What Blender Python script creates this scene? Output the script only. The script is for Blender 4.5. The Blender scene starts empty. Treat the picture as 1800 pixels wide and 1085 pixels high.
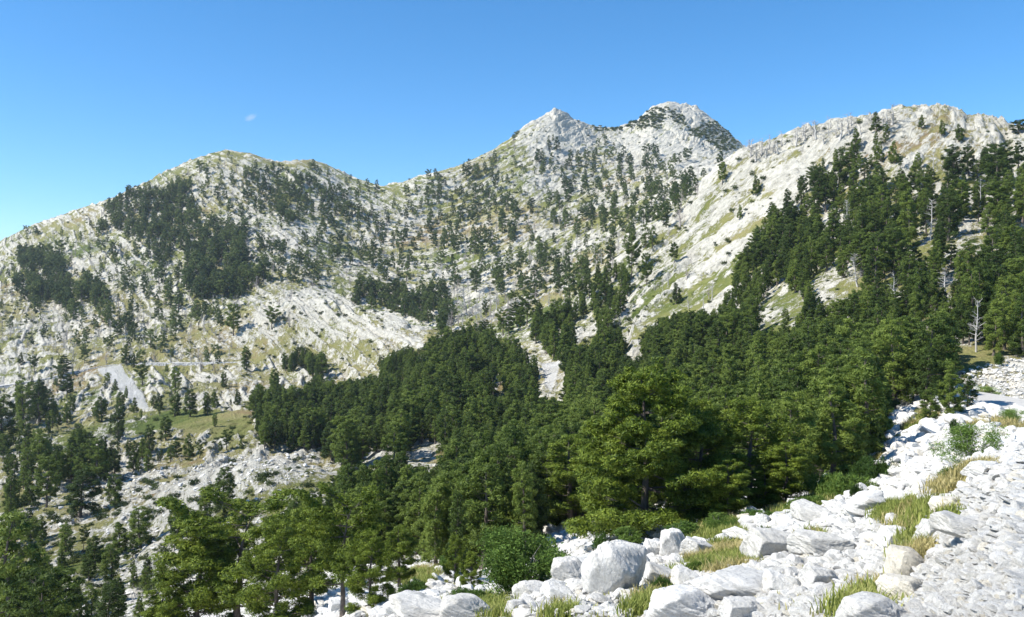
import bpy, math, random
import numpy as np
from mathutils import Vector
R = math.radians
rng = np.random.default_rng(7)
random.seed(7)
S = bpy.context.scene
COL = S.collection

# ------------------------------------------------------------------ camera, sky, sun, exposure
F = 1559.0; CX = 900.0; CY = 542.5          # focal length and centre in pixels of the 1800 px photograph
cam = bpy.data.objects.new('camera', bpy.data.cameras.new('camera')); COL.objects.link(cam)
cam.location = (0, 0, 0); cam.rotation_euler = (R(90), 0, 0)
cam.data.sensor_width = 36; cam.data.lens = 36 * F / 1800
cam.data.clip_start = 0.1; cam.data.clip_end = 20000
S.camera = cam
SUN_AZ, SUN_EL = R(-106), R(46)             # azimuth from +Y, clockwise: from the side, a little behind the camera
sdir = Vector((math.sin(SUN_AZ) * math.cos(SUN_EL), math.cos(SUN_AZ) * math.cos(SUN_EL), math.sin(SUN_EL)))
world = bpy.data.worlds.new("World"); S.world = world; world.use_nodes = True
wn = world.node_tree; bg = wn.nodes['Background']
sky = wn.nodes.new('ShaderNodeTexSky'); sky.sky_type = 'NISHITA'; sky.sun_disc = False
sky.sun_elevation = SUN_EL; sky.sun_rotation = SUN_AZ % (2 * math.pi)
sky.altitude = 2200; sky.air_density = 1.0; sky.dust_density = 0.15; sky.ozone_density = 3.0
hs = wn.nodes.new('ShaderNodeHueSaturation'); hs.inputs['Saturation'].default_value = 1.28; hs.inputs['Hue'].default_value = 0.496; hs.inputs['Value'].default_value = 1.14
wn.links.new(sky.outputs[0], hs.inputs['Color']); wn.links.new(hs.outputs[0], bg.inputs[0]); bg.inputs[1].default_value = 0.105
sun = bpy.data.objects.new('sun', bpy.data.lights.new('sun', 'SUN')); COL.objects.link(sun)
sun.data.energy = 4.4; sun.data.angle = R(0.5); sun.data.color = (1.0, 0.955, 0.87)
sun.rotation_euler = sdir.to_track_quat('Z', 'Y').to_euler()
S.view_settings.view_transform = 'Standard'; S.view_settings.look = 'None'
S.view_settings.exposure = 0.85; S.view_settings.gamma = 1.0
S.cycles.max_bounces = 6; S.cycles.diffuse_bounces = 2; S.cycles.transparent_max_bounces = 4
S.cycles.volume_bounces = 0

# ------------------------------------------------------------------ small helpers
def tag(o, label=None, cat=None, group=None, kind=None):
    if label: o['label'] = label
    if cat: o['category'] = cat
    if group: o['group'] = group
    if kind: o['kind'] = kind
    return o

def mesh_np(name, V, Fc, mat=None, smooth=False, quads=False):
    """V n x 3; Fc m x 3 or m x 4 index array"""
    V = np.ascontiguousarray(V, dtype=np.float32); Fc = np.ascontiguousarray(Fc, dtype=np.int32)
    k = Fc.shape[1]
    me = bpy.data.meshes.new(name)
    me.vertices.add(len(V)); me.vertices.foreach_set('co', V.ravel())
    me.loops.add(Fc.size); me.loops.foreach_set('vertex_index', Fc.ravel())
    me.polygons.add(len(Fc)); me.polygons.foreach_set('loop_start', np.arange(0, Fc.size, k, dtype=np.int32))
    try: me.polygons.foreach_set('loop_total', np.full(len(Fc), k, dtype=np.int32))
    except Exception: pass
    me.polygons.foreach_set('use_smooth', np.full(len(Fc), smooth, dtype=bool))
    me.update(calc_edges=True)
    if mat: me.materials.append(mat)
    return me

def link(name, me, parent=None, loc=None):
    o = bpy.data.objects.new(name, me); COL.objects.link(o)
    if parent: o.parent = parent
    if loc is not None: o.location = loc
    return o

def hash2(ix, iy, seed):
    h = (ix.astype(np.int64) * 374761393 + iy.astype(np.int64) * 668265263 + seed * 1442695041) & 0xffffffff
    h = ((h ^ (h >> 13)) * 1274126177) & 0xffffffff
    h = ((h ^ (h >> 16)) * 2246822519) & 0xffffffff
    return ((h ^ (h >> 15)) & 0xffffff).astype(np.float32) / 16777216.0

def vnoise(x, y, seed=0):
    ix = np.floor(x); iy = np.floor(y); fx = (x - ix).astype(np.float32); fy = (y - iy).astype(np.float32)
    fx = fx * fx * (3 - 2 * fx); fy = fy * fy * (3 - 2 * fy)
    ix = ix.astype(np.int64); iy = iy.astype(np.int64)
    a = hash2(ix, iy, seed); b = hash2(ix + 1, iy, seed); c = hash2(ix, iy + 1, seed); d = hash2(ix + 1, iy + 1, seed)
    return (a + (b - a) * fx) * (1 - fy) + (c + (d - c) * fx) * fy

def fbm(x, y, seed=0, octs=4, gain=0.5):
    s = 0; a = 1; t = 0
    for o in range(octs):
        s = s + a * vnoise(x * 2 ** o + 17.3 * o, y * 2 ** o - 9.1 * o, seed + o); t += a; a *= gain
    return s / t                                        # 0..1

def blocks(x, y, seed):
    """jumbled blocks: every cell its own tilted top, with a gap between neighbours; returns height -0.5..0.5 and edge 0..1"""
    ix = np.floor(x).astype(np.int64); iy = np.floor(y).astype(np.int64)
    d1 = np.full(x.shape, 9.0, np.float32); d2 = d1.copy(); h = np.zeros(x.shape, np.float32)
    for dx in (-1, 0, 1):
        for dy in (-1, 0, 1):
            jx = ix + dx; jy = iy + dy
            cx = jx + hash2(jx, jy, seed); cy = jy + hash2(jx, jy, seed + 1)
            ax = (x - cx).astype(np.float32); ay = (y - cy).astype(np.float32)
            d = ax * ax + ay * ay
            hh = hash2(jx, jy, seed + 2) - 0.5 + ax * (hash2(jx, jy, seed + 3) - 0.5) * 1.1 + ay * (hash2(jx, jy, seed + 4) - 0.5) * 1.1
            m = d < d1
            d2 = np.where(m, d1, np.minimum(d2, d)); h = np.where(m, hh, h); d1 = np.where(m, d, d1)
    e = np.clip((np.sqrt(d2) - np.sqrt(d1)) * 5, 0, 1)
    return h * 0.8 - 0.45 * (1 - e), e

def inpoly(px, py, poly):
    if np.size(px) == 1:
        x = float(np.ravel(px)[0]); y = float(np.ravel(py)[0]); c = False; j = poly[-1]
        for i in poly:
            if (i[1] > y) != (j[1] > y) and x < (j[0] - i[0]) * (y - i[1]) / (j[1] - i[1]) + i[0]: c = not c
            j = i
        return [c]
    inside = np.zeros(np.shape(px), bool); n = len(poly)
    for i in range(n):
        x1, y1 = poly[i]; x2, y2 = poly[(i + 1) % n]
        if y1 == y2: continue
        c = ((y1 > py) != (y2 > py)) & (px < (x2 - x1) * (py - y1) / (y2 - y1) + x1)
        inside ^= c
    return inside

def sstep(a, b, x):
    t = np.clip((x - a) / (b - a), 0, 1); return t * t * (3 - 2 * t)

# ------------------------------------------------------------------ materials
def mat(name):
    m = bpy.data.materials.new(name); m.use_nodes = True
    nt = m.node_tree; b = nt.nodes['Principled BSDF']; b.inputs['Roughness'].default_value = 0.9
    b.inputs['Specular IOR Level'].default_value = 0.15
    return m, nt, b

def nd(nt, t, **kw):
    n = nt.nodes.new(t)
    for k, v in kw.items():
        if k in n.inputs and not hasattr(n, k): n.inputs[k].default_value = v
        else: setattr(n, k, v)
    return n

def ramp(nt, src, stops, interp='LINEAR'):
    n = nt.nodes.new('ShaderNodeValToRGB'); n.color_ramp.interpolation = interp
    e = n.color_ramp.elements
    while len(e) < len(stops): e.new(0.5)
    for i, (p, c) in enumerate(stops):
        e[i].position = p; e[i].color = (*c, 1) if len(c) == 3 else c
    nt.links.new(src, n.inputs[0]); return n

def mix(nt, fac, a, b, mode='MIX'):
    n = nt.nodes.new('ShaderNodeMix'); n.data_type = 'RGBA'; n.blend_type = mode
    for s, v in ((0, fac), (6, a), (7, b)):
        if hasattr(v, 'is_linked') or hasattr(v, 'links'): nt.links.new(v, n.inputs[s])
        elif s == 0: n.inputs[0].default_value = v
        else: n.inputs[s].default_value = (*v, 1)
    return n.outputs[2]

def math_n(nt, op, a, b=None, c=None, clamp=False):
    n = nt.nodes.new('ShaderNodeMath'); n.operation = op; n.use_clamp = clamp
    for i, v in enumerate((a, b, c)):
        if v is None: continue
        if isinstance(v, (int, float)): n.inputs[i].default_value = v
        else: nt.links.new(v, n.inputs[i])
    return n.outputs[0]

def noise(nt, vec, scale, detail=4, rough=0.55, dist=0.0):
    n = nd(nt, 'ShaderNodeTexNoise'); n.inputs['Scale'].default_value = scale
    n.inputs['Detail'].default_value = detail; n.inputs['Roughness'].default_value = rough
    n.inputs['Distortion'].default_value = dist
    nt.links.new(vec, n.inputs['Vector']); return n.outputs[0]

ROCK_A = (0.66, 0.645, 0.61); ROCK_B = (0.44, 0.43, 0.40); ROCK_W = (0.56, 0.50, 0.40)

def rock_color(nt, vec, sc=1.0):
    n1 = noise(nt, vec, 0.9 * sc, 6, 0.65, 0.4); n2 = noise(nt, vec, 6.0 * sc, 5, 0.7)
    c = ramp(nt, n1, [(0.28, ROCK_B), (0.48, ROCK_A), (0.75, (0.73, 0.715, 0.68))]).outputs[0]
    st = ramp(nt, n2, [(0.30, (0.55, 0.55, 0.55)), (0.45, (0.95, 0.95, 0.95)), (0.7, (1.05, 1.05, 1.04))]).outputs[0]
    c = mix(nt, 1.0, c, st, 'MULTIPLY')
    w = ramp(nt, noise(nt, vec, 0.35 * sc, 3), [(0.62, (0, 0, 0)), (0.74, (1, 1, 1))]).outputs[0]
    return mix(nt, math_n(nt, 'MULTIPLY', w, 0.45), c, ROCK_W), n1, n2

def make_terrain_mat():
    m, nt, b = mat('limestone_and_grass')
    tc = nd(nt, 'ShaderNodeTexCoord'); vec = tc.outputs['Object']
    at = nd(nt, 'ShaderNodeAttribute', attribute_name='mask'); sep = nd(nt, 'ShaderNodeSeparateColor')
    nt.links.new(at.outputs['Color'], sep.inputs[0])
    rock, tone, near = sep.outputs[0], sep.outputs[1], sep.outputs[2]
    at2 = nd(nt, 'ShaderNodeAttribute', attribute_name='scree')
    rc, n1, n2 = rock_color(nt, vec, 1.0)
    ab = nd(nt, 'ShaderNodeAttribute', attribute_name='bed'); sx = nd(nt, 'ShaderNodeSeparateXYZ'); nt.links.new(vec, sx.inputs[0])
    cb = nd(nt, 'ShaderNodeCombineXYZ'); nt.links.new(math_n(nt, 'MULTIPLY', sx.outputs[0], 0.13), cb.inputs[0])
    nt.links.new(math_n(nt, 'MULTIPLY', sx.outputs[1], 0.13), cb.inputs[1]); nt.links.new(math_n(nt, 'MULTIPLY', ab.outputs['Fac'], 0.62), cb.inputs[2])
    bedn = noise(nt, cb.outputs[0], 1.0, 8, 0.8, 0.3)
    bedf = noise(nt, cb.outputs[0], 3.1, 5, 0.7, 0.2)
    bedn = math_n(nt, 'ADD', math_n(nt, 'MULTIPLY', bedn, 0.6), math_n(nt, 'MULTIPLY', bedf, 0.4))
    far = ramp(nt, math_n(nt, 'ADD', math_n(nt, 'MULTIPLY', bedn, 0.52), math_n(nt, 'MULTIPLY', noise(nt, vec, 0.7, 7, 0.85), 0.48)), [(0.39, (0.16, 0.155, 0.14)), (0.455, (0.40, 0.38, 0.325)), (0.54, (0.57, 0.545, 0.47)), (0.7, (0.69, 0.665, 0.59))]).outputs[0]
    rc = mix(nt, near, far, rc)
    # grass
    g1 = noise(nt, vec, 0.35, 6, 0.7); g2 = noise(nt, vec, 9, 4, 0.7)
    t2 = math_n(nt, 'ADD', tone, math_n(nt, 'MULTIPLY', math_n(nt, 'SUBTRACT', g1, 0.5), 1.1))
    gc = ramp(nt, t2, [(0.0, (0.10, 0.135, 0.03)), (0.3, (0.20, 0.21, 0.065)), (0.65, (0.29, 0.265, 0.115)), (0.95, (0.28, 0.20, 0.11))]).outputs[0]
    gv = ramp(nt, g2, [(0.3, (0.55, 0.55, 0.5)), (0.7, (1.2, 1.2, 1.15))]).outputs[0]
    gc = mix(nt, 1.0, gc, gv, 'MULTIPLY')
    # rock / grass border broken up at every size
    fine = math_n(nt, 'ADD', math_n(nt, 'MULTIPLY', math_n(nt, 'SUBTRACT', noise(nt, vec, 0.8, 8, 0.9), 0.5), 3.2),
                  math_n(nt, 'MULTIPLY', math_n(nt, 'SUBTRACT', noise(nt, vec, 5.0, 5, 0.7), 0.5), 0.9))
    k = math_n(nt, 'ADD', rock, fine)
    k = math_n(nt, 'ADD', k, math_n(nt, 'MULTIPLY', math_n(nt, 'MULTIPLY', math_n(nt, 'SUBTRACT', bedn, 0.5), 3.4), math_n(nt, 'SUBTRACT', 1.0, near)))
    k = ramp(nt, k, [(0.42, (0, 0, 0)), (0.57, (1, 1, 1))]).outputs[0]
    c = mix(nt, k, gc, rc)
    sc = ramp(nt, noise(nt, vec, 4, 5, 0.8), [(0.3, (0.40, 0.395, 0.38)), (0.7, (0.58, 0.575, 0.55))]).outputs[0]
    c = mix(nt, math_n(nt, 'MULTIPLY', ramp(nt, math_n(nt, 'ADD', at2.outputs['Fac'], math_n(nt, 'MULTIPLY', math_n(nt, 'SUBTRACT', noise(nt, vec, 0.6, 6, 0.8), 0.5), 1.6)), [(0.45, (0, 0, 0)), (0.6, (1, 1, 1))]).outputs[0], 0.85), c, sc)
    nt.links.new(c, b.inputs['Base Color'])
    bp = nd(nt, 'ShaderNodeBump'); bp.inputs['Strength'].default_value = 0.9; bp.inputs['Distance'].default_value = 0.25
    hb = math_n(nt, 'ADD', math_n(nt, 'MULTIPLY', noise(nt, vec, 1.7, 8, 0.75), 1.0), math_n(nt, 'ADD', math_n(nt, 'MULTIPLY', k, 0.25), math_n(nt, 'MULTIPLY', math_n(nt, 'MULTIPLY', bedn, 9.0), math_n(nt, 'SUBTRACT', 1.0, near))))
    nt.links.new(hb, bp.inputs['Height']); nt.links.new(bp.outputs[0], b.inputs['Normal'])
    return m

def make_rock_mat(name, tint=(1, 1, 1)):
    m, nt, b = mat(name)
    tc = nd(nt, 'ShaderNodeTexCoord'); oi = nd(nt, 'ShaderNodeObjectInfo')
    add = nd(nt, 'ShaderNodeVectorMath', operation='ADD'); nt.links.new(tc.outputs['Object'], add.inputs[0])
    sc = nd(nt, 'ShaderNodeVectorMath', operation='SCALE'); nt.links.new(oi.outputs['Location'], sc.inputs[0]); sc.inputs[3].default_value = 3.0
    nt.links.new(sc.outputs[0], add.inputs[1]); vec = add.outputs[0]
    c, n1, n2 = rock_color(nt, vec, 1.6)
    # rain flutes and lichen streaks
    mp = nd(nt, 'ShaderNodeMapping'); mp.inputs['Scale'].default_value = (4.5, 4.5, 1.8); nt.links.new(vec, mp.inputs[0])
    fl = noise(nt, mp.outputs[0], 1.0, 4, 0.6)
    st = ramp(nt, fl, [(0.30, (0.5, 0.51, 0.52)), (0.42, (1, 1, 1))]).outputs[0]
    c = mix(nt, 0.3, c, mix(nt, 1.0, c, st, 'MULTIPLY'))
    rv = ramp(nt, oi.outputs['Random'], [(0, (0.82, 0.81, 0.79)), (1, (1.08, 1.08, 1.08))]).outputs[0]
    c = mix(nt, 1.0, c, rv, 'MULTIPLY'); c = mix(nt, 1.0, c, tint, 'MULTIPLY')
    nt.links.new(c, b.inputs['Base Color'])
    bp = nd(nt, 'ShaderNodeBump'); bp.inputs['Strength'].default_value = 0.7; bp.inputs['Distance'].default_value = 0.06
    hb = math_n(nt, 'ADD', math_n(nt, 'MULTIPLY', noise(nt, vec, 5, 8, 0.75), 1.0), math_n(nt, 'MULTIPLY', fl, 0.5))
    nt.links.new(hb, bp.inputs['Height']); nt.links.new(bp.outputs[0], b.inputs['Normal'])
    return m

def make_leaf_mat(name, lo, mid_, hi, rough=0.6, trans=0.33, nscale=0.8, vary=0.7):
    m, nt, b = mat(name)
    tc = nd(nt, 'ShaderNodeTexCoord'); oi = nd(nt, 'ShaderNodeObjectInfo')
    n = noise(nt, tc.outputs['Object'], nscale, 3, 0.6)
    gm = nd(nt, 'ShaderNodeNewGeometry')
    v = math_n(nt, 'ADD', math_n(nt, 'MULTIPLY', n, 0.9), math_n(nt, 'MULTIPLY', math_n(nt, 'SUBTRACT', oi.outputs['Random'], 0.5), vary))
    v = math_n(nt, 'ADD', v, math_n(nt, 'MULTIPLY', math_n(nt, 'SUBTRACT', gm.outputs['Random Per Island'], 0.5), 0.55))
    c = ramp(nt, v, [(0.15, lo), (0.45, mid_), (0.85, hi)]).outputs[0]
    nt.links.new(c, b.inputs['Base Color']); b.inputs['Roughness'].default_value = rough
    b.inputs['Specular IOR Level'].default_value = 0.25
    tr = nd(nt, 'ShaderNodeBsdfTranslucent'); nt.links.new(c, tr.inputs[0])
    ms = nd(nt, 'ShaderNodeMixShader'); ms.inputs[0].default_value = trans
    out = nt.nodes['Material Output']
    nt.links.new(b.outputs[0], ms.inputs[1]); nt.links.new(tr.outputs[0], ms.inputs[2]); nt.links.new(ms.outputs[0], out.inputs[0])
    return m

def make_bark(name, a, b_, sc=3):
    m, nt, b = mat(name)
    tc = nd(nt, 'ShaderNodeTexCoord'); mp = nd(nt, 'ShaderNodeMapping'); mp.inputs['Scale'].default_value = (1, 1, 0.3)
    nt.links.new(tc.outputs['Object'], mp.inputs[0])
    n = noise(nt, mp.outputs[0], sc, 6, 0.7)
    nt.links.new(ramp(nt, n, [(0.3, a), (0.7, b_)]).outputs[0], b.inputs['Base Color'])
    bp = nd(nt, 'ShaderNodeBump'); bp.inputs['Distance'].default_value = 0.05; nt.links.new(n, bp.inputs['Height']); nt.links.new(bp.outputs[0], b.inputs['Normal'])
    return m

M_TERR = make_terrain_mat()
M_ROCK = make_rock_mat('white_limestone'); M_ROCKW = make_rock_mat('cream_limestone', (1.03, 0.98, 0.88))
M_NEAR = make_leaf_mat('needles_yellow_green', (0.045, 0.078, 0.010), (0.130, 0.182, 0.018), (0.26, 0.31, 0.038), nscale=0.6, vary=0.12, trans=0.3)
M_MID = make_leaf_mat('needles_dark_green', (0.038, 0.066, 0.012), (0.100, 0.148, 0.024), (0.19, 0.245, 0.042), nscale=0.5)
M_FAR = make_leaf_mat('needles_grey_green', (0.042, 0.070, 0.020), (0.092, 0.132, 0.034), (0.16, 0.20, 0.055), nscale=0.25)
M_BROAD = make_leaf_mat('broad_leaves', (0.07, 0.12, 0.02), (0.16, 0.26, 0.045), (0.32, 0.42, 0.12), rough=0.65, nscale=2.0)
M_JUN = make_leaf_mat('juniper_sprays', (0.035, 0.07, 0.012), (0.08, 0.15, 0.025), (0.15, 0.22, 0.04), nscale=1.5)
M_SCRUB = make_leaf_mat('scrub_leaves', (0.03, 0.05, 0.015), (0.07, 0.10, 0.025), (0.13, 0.16, 0.04), nscale=0.5)
M_GRASS = make_leaf_mat('grass_blades', (0.15, 0.19, 0.035), (0.30, 0.33, 0.075), (0.52, 0.47, 0.20), trans=0.35, nscale=0.9)
M_BARK = make_bark('pine_bark', (0.05, 0.04, 0.032), (0.20, 0.17, 0.145))
M_DEAD = make_bark('bleached_wood', (0.30, 0.28, 0.255), (0.58, 0.56, 0.53))
M_DEADB = make_bark('weathered_twigs', (0.26, 0.225, 0.205), (0.46, 0.41, 0.39))

# ------------------------------------------------------------------ terrain: profiles of the ground along sight lines, (distance, pixel row)
COLS = [-400, 0, 200, 400, 500, 600, 700, 800, 900, 1000, 1100, 1200, 1300, 1400, 1500, 1600, 1700, 1800, 2200]
P = {
-400: [(3,1800),(10,1550),(30,1400),(60,1250),(100,1085),(130,1010),(160,940),(190,880),(250,820),(330,760),(420,690),(470,620),(520,600),(620,560),(720,530),(840,500)],
0:    [(3,1700),(10,1480),(30,1370),(60,1220),(100,1070),(130,1000),(160,930),(190,880),(250,800),(330,735),(420,668),(470,610),(520,580),(620,520),(700,475),(800,425)],
200:  [(3,1650),(10,1430),(30,1310),(55,1190),(95,1075),(125,985),(155,905),(185,865),(250,790),(330,715),(415,646),(470,595),(520,560),(620,480),(700,410),(790,343)],
400:  [(3,1620),(10,1400),(28,1270),(45,1166),(80,1075),(115,960),(158,815),(185,822),(240,765),(320,705),(410,640),(470,552),(520,535),(610,450),(700,355),(800,262)],
500:  [(3,1560),(10,1330),(26,1190),(42,1115),(78,1040),(115,925),(152,803),(185,818),(240,762),(320,700),(400,645),(455,512),(510,540),(600,450),(700,365),(810,282)],
600:  [(3,1420),(8,1230),(20,1100),(40,1058),(78,985),(115,890),(148,840),(185,832),(240,772),(320,704),(385,640),(440,535),(500,560),(600,480),(700,395),(830,303)],
700:  [(3,1330),(7,1190),(18,1080),(38,1022),(78,960),(118,868),(160,805),(190,775),(240,722),(300,680),(350,640),(420,562),(480,575),(590,500),(700,415),(800,321)],
800:  [(3,1300),(7,1180),(18,1070),(36,1018),(78,945),(118,860),(165,785),(195,745),(240,700),(290,660),(340,622),(400,592),(450,582),(570,500),(710,395),(820,290)],
900:  [(3,1280),(7,1165),(17,1060),(34,1012),(78,920),(118,845),(165,772),(200,725),(240,685),(280,645),(325,602),(375,578),(430,565),(560,475),(720,355),(850,240)],
1000: [(2.6,1300),(6.5,1160),(16,1030),(32,975),(78,892),(118,822),(165,752),(200,700),(240,648),(280,605),(320,560),(352,522),(410,528),(570,440),(740,325),(900,203)],
1100: [(2.4,1300),(6,1150),(15,1025),(30,958),(75,880),(115,800),(165,725),(200,665),(240,612),(280,560),(315,500),(345,438),(410,450),(580,385),(760,300),(930,222)],
1200: [(2.2,1300),(5.5,1160),(14,1020),(28,945),(70,865),(110,785),(160,698),(200,630),(240,568),(280,505),(315,435),(345,355),(410,372),(600,325),(790,255),(980,180)],
1300: [(2,1300),(5.2,1160),(12,1020),(25,935),(60,855),(100,770),(150,680),(190,600),(230,530),(270,455),(305,360),(340,252),(410,300),(600,290),(800,270),(960,250)],
1400: [(1.9,1350),(4.8,1160),(11,1010),(22,930),(48,855),(85,765),(130,660),(170,570),(210,490),(250,405),(290,310),(325,222),(400,270),(600,300),(800,320),(960,340)],
1500: [(1.8,1400),(4.4,1160),(10,1010),(20,925),(42,840),(75,760),(115,660),(155,560),(195,470),(235,380),(275,290),(310,213),(400,270),(600,300),(800,320),(960,340)],
1600: [(1.7,1450),(4.2,1140),(9,1000),(16,925),(38,815),(66,730),(100,650),(135,575),(175,480),(220,375),(265,280),(300,190),(400,270),(600,300),(800,320),(960,340)],
1700: [(1.6,1500),(4,1150),(6.5,980),(11,865),(32,790),(62,730),(88,692),(112,610),(150,510),(200,390),(250,290),(290,205),(400,270),(600,300),(800,320),(960,340)],
1800: [(1.6,1500),(4,1130),(6.5,930),(10.5,822),(30,770),(60,738),(82,708),(105,620),(145,510),(190,395),(235,300),(280,229),(400,270),(600,300),(800,320),(960,340)],
2200: [(1.6,1500),(4,1120),(6.5,920),(10.5,822),(30,770),(60,740),(80,718),(100,620),(135,500),(175,380),(215,300),(260,200),(400,270),(600,300),(800,320),(960,340)],
}
NR = 16
crest2 = [(980,530),(1017,512),(1067,462),(1130,415),(1200,357),(1230,315),(1265,283),(1300,256),(1340,242),(1400,222),(1440,218),(1480,212),(1520,205),(1560,195),(1600,189),(1640,190),(1680,201),(1720,210),(1750,216),(1775,232),(1800,228),(1850,220),(2200,200)]
skyl = [(-400,520),(-50,445),(0,425),(50,400),(100,380),(150,362),(210,341),(250,322),(300,295),(340,277),(370,266),(400,262),(440,266),(470,277),(490,284),(520,281),(545,283),(570,289),(600,303),(640,316),(670,325),(700,322),(740,306),(800,291),(870,264),(905,240),(925,222),(950,203),(975,190),(1000,204),(1025,213),(1050,225),(1075,226),(1095,223),(1120,208),(1150,185),(1175,177),(1205,182),(1230,189),(1260,212),(1285,236),(1300,248),(1330,275),(1400,340)]
pxd = np.arange(-270, 2071, 1.75)
ext = np.geomspace(1, 2600, 26)[1:]
PXG = np.concatenate([-270 - ext[::-1], pxd, 2070 + ext])
def gsm(a, k):
    w = np.exp(-0.5 * (np.arange(-3 * k, 3 * k + 1) / k) ** 2); w /= w.sum()
    return np.convolve(np.pad(a, 3 * k, mode='edge'), w, 'valid')
LY = np.zeros((NR, len(PXG))); TP = np.zeros((NR, len(PXG)))
for i in range(NR):
    ly = np.log([P[c][i][0] for c in COLS]); tp = [P[c][i][1] for c in COLS]
    a = np.interp(pxd, COLS, ly); b = np.interp(pxd, COLS, tp)
    a = gsm(a, 22); b = gsm(b, 22)
    if i == 11:
        c = np.interp(pxd, *zip(*crest2)); w = sstep(960, 1040, pxd); b = b * (1 - w) + gsm(c, 3) * w
    if i == 15:
        b = gsm(np.interp(pxd, *zip(*skyl)), 1)
    LY[i] = np.interp(PXG, pxd, a); TP[i] = np.interp(PXG, pxd, b)
# beyond the skyline the ground falls away, then a far plain
LY = np.vstack([LY, LY[15] + 0.10, LY[15] + 0.35, np.full(len(PXG), math.log(3200))])
TP = np.vstack([TP, TP[15] + 22, TP[15] + 90, np.full(len(PXG), 600.0)])
NRX = NR + 3
def rows_interp(V, t):
    i = np.clip(np.floor(t).astype(int), 0, NRX - 2); f = (t - i)[:, None]
    d = np.diff(V, axis=0)
    m = np.zeros_like(V); m[1:-1] = np.where(d[1:] * d[:-1] > 0, 2 * d[1:] * d[:-1] / (d[1:] + d[:-1] + 1e-12), 0)
    m[0] = d[0]; m[-1] = d[-1]
    h00 = 2 * f**3 - 3 * f**2 + 1; h10 = f**3 - 2 * f**2 + f; h01 = -2 * f**3 + 3 * f**2; h11 = f**3 - f**2
    return h00 * V[i] + h10 * m[i] + h01 * V[i + 1] + h11 * m[i + 1]
vis = (PXG > -100) & (PXG < 1900)
ts = [0.0]
for i in range(NRX - 1):
    n = int(np.clip(np.abs(TP[i + 1, vis] - TP[i, vis]).max() / 1.9, 8, 85))
    if i == 0: n = 14
    if i >= 15: n = 10
    ts += list(np.linspace(i, i + 1, n + 1)[1:])
ts = np.array(ts)
GY = np.exp(rows_interp(LY, ts)); GT = rows_interp(TP, ts)
U = (PXG - CX) / F
GX = GY * U[None, :]; GZ = GY * (CY - GT) / F
PYB = GT.copy()                                   # photo row of every base point
PXM = np.broadcast_to(PXG[None, :], GX.shape)
# region masks (limestone, meadow, scree) as areas of the ground
scree_polys = [[(168,642),(212,637),(252,690),(262,722),(236,714),(214,690),(196,664)], [(952,655),(978,648),(986,654),(980,670),(968,690),(960,684)],
               [(860,690),(876,676),(882,684),(866,704)]]
meadow = [[(1680,625),(1720,600),(1810,565),(1810,612),(1740,632),(1700,660)],[(232,752),(300,725),(380,728),(440,728),(445,765),(400,775),(330,770),(270,765)], [(0,860),(40,855),(60,885),(0,900)], [(80,1000),(180,960),(190,985),(120,1010)]]
whites = [[(130,860),(230,830),(330,815),(500,795),(575,805),(570,850),(480,880),(380,890),(250,905),(140,920)], [(920,190),(975,185),(1030,215),(1040,260),(960,300),(900,250)],
          [(1100,230),(1230,240),(1270,300),(1100,300)], [(400,520),(560,515),(760,575),(740,610),(560,600)]]
green_f = [[(1530,895),(1590,885),(1680,880),(1700,915),(1640,925),(1640,960),(1610,970),(1590,930),(1540,920)],
           [(1640,860),(1680,835),(1740,815),(1760,822),(1700,850),(1670,880)], [(1130,1050),(1165,1020),(1195,1003),(1200,1040),(1150,1075),(1110,1080)],
           [(1205,985),(1250,960),(1310,950),(1325,1000),(1270,1012),(1215,1012)], [(1200,965),(1215,940),(1300,905),(1310,935),(1250,955)],
           [(1340,905),(1400,880),(1460,868),(1500,872),(1440,895),(1380,910)], [(790,1060),(870,1050),(900,1062),(900,1085),(800,1085)],
           [(960,1085),(990,1060),(1010,1085)], [(1380,965),(1410,945),(1450,930),(1440,965),(1395,975)], [(1440,880),(1540,835),(1560,800),(1500,830),(1420,870)],
           [(1580,755),(1640,720),(1650,735),(1600,760)], [(1690,750),(1760,735),(1800,745),(1800,760),(1730,758)], [(1600,725),(1640,700),(1650,712),(1610,735)],
           [(690,1020),(740,1000),(780,1010),(760,1030),(700,1040)], [(1620,930),(1650,960),(1625,1000),(1605,980)], [(1495,1085),(1530,1050),(1560,1035),(1550,1085)]]
def pmask(polys, PX, PY): 
    m = np.zeros(PX.shape, bool)
    for p in polys: m |= inpoly(PX, PY, p)
    return m
wob = (fbm(GX / (GY * 0.02), np.log(GY) * 50, 5, 3) - 0.5) * 16
PXw = PXM + wob; PYw = PYB + wob[::-1, ::-1] * 0.5
near_row = GY < 75
SCREE = pmask(scree_polys, PXM + wob * .3, PYB) & (GY > 100)
MEAD = pmask(meadow, PXw, PYw) & (GY > 80); WHITE = pmask(whites, PXw, PYw) & (GY > 90)
GRN = pmask(green_f, PXM + wob * .4, PYB) & near_row
def blur(m):
    a = m.astype(np.float32)
    for ax in (0, 1):
        for _ in range(2): a = (np.roll(a, 1, ax) + a + np.roll(a, -1, ax)) / 3
    return a
SCREE, MEAD, WHITE, GRN = map(blur, (SCREE, MEAD, WHITE, GRN))
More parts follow.
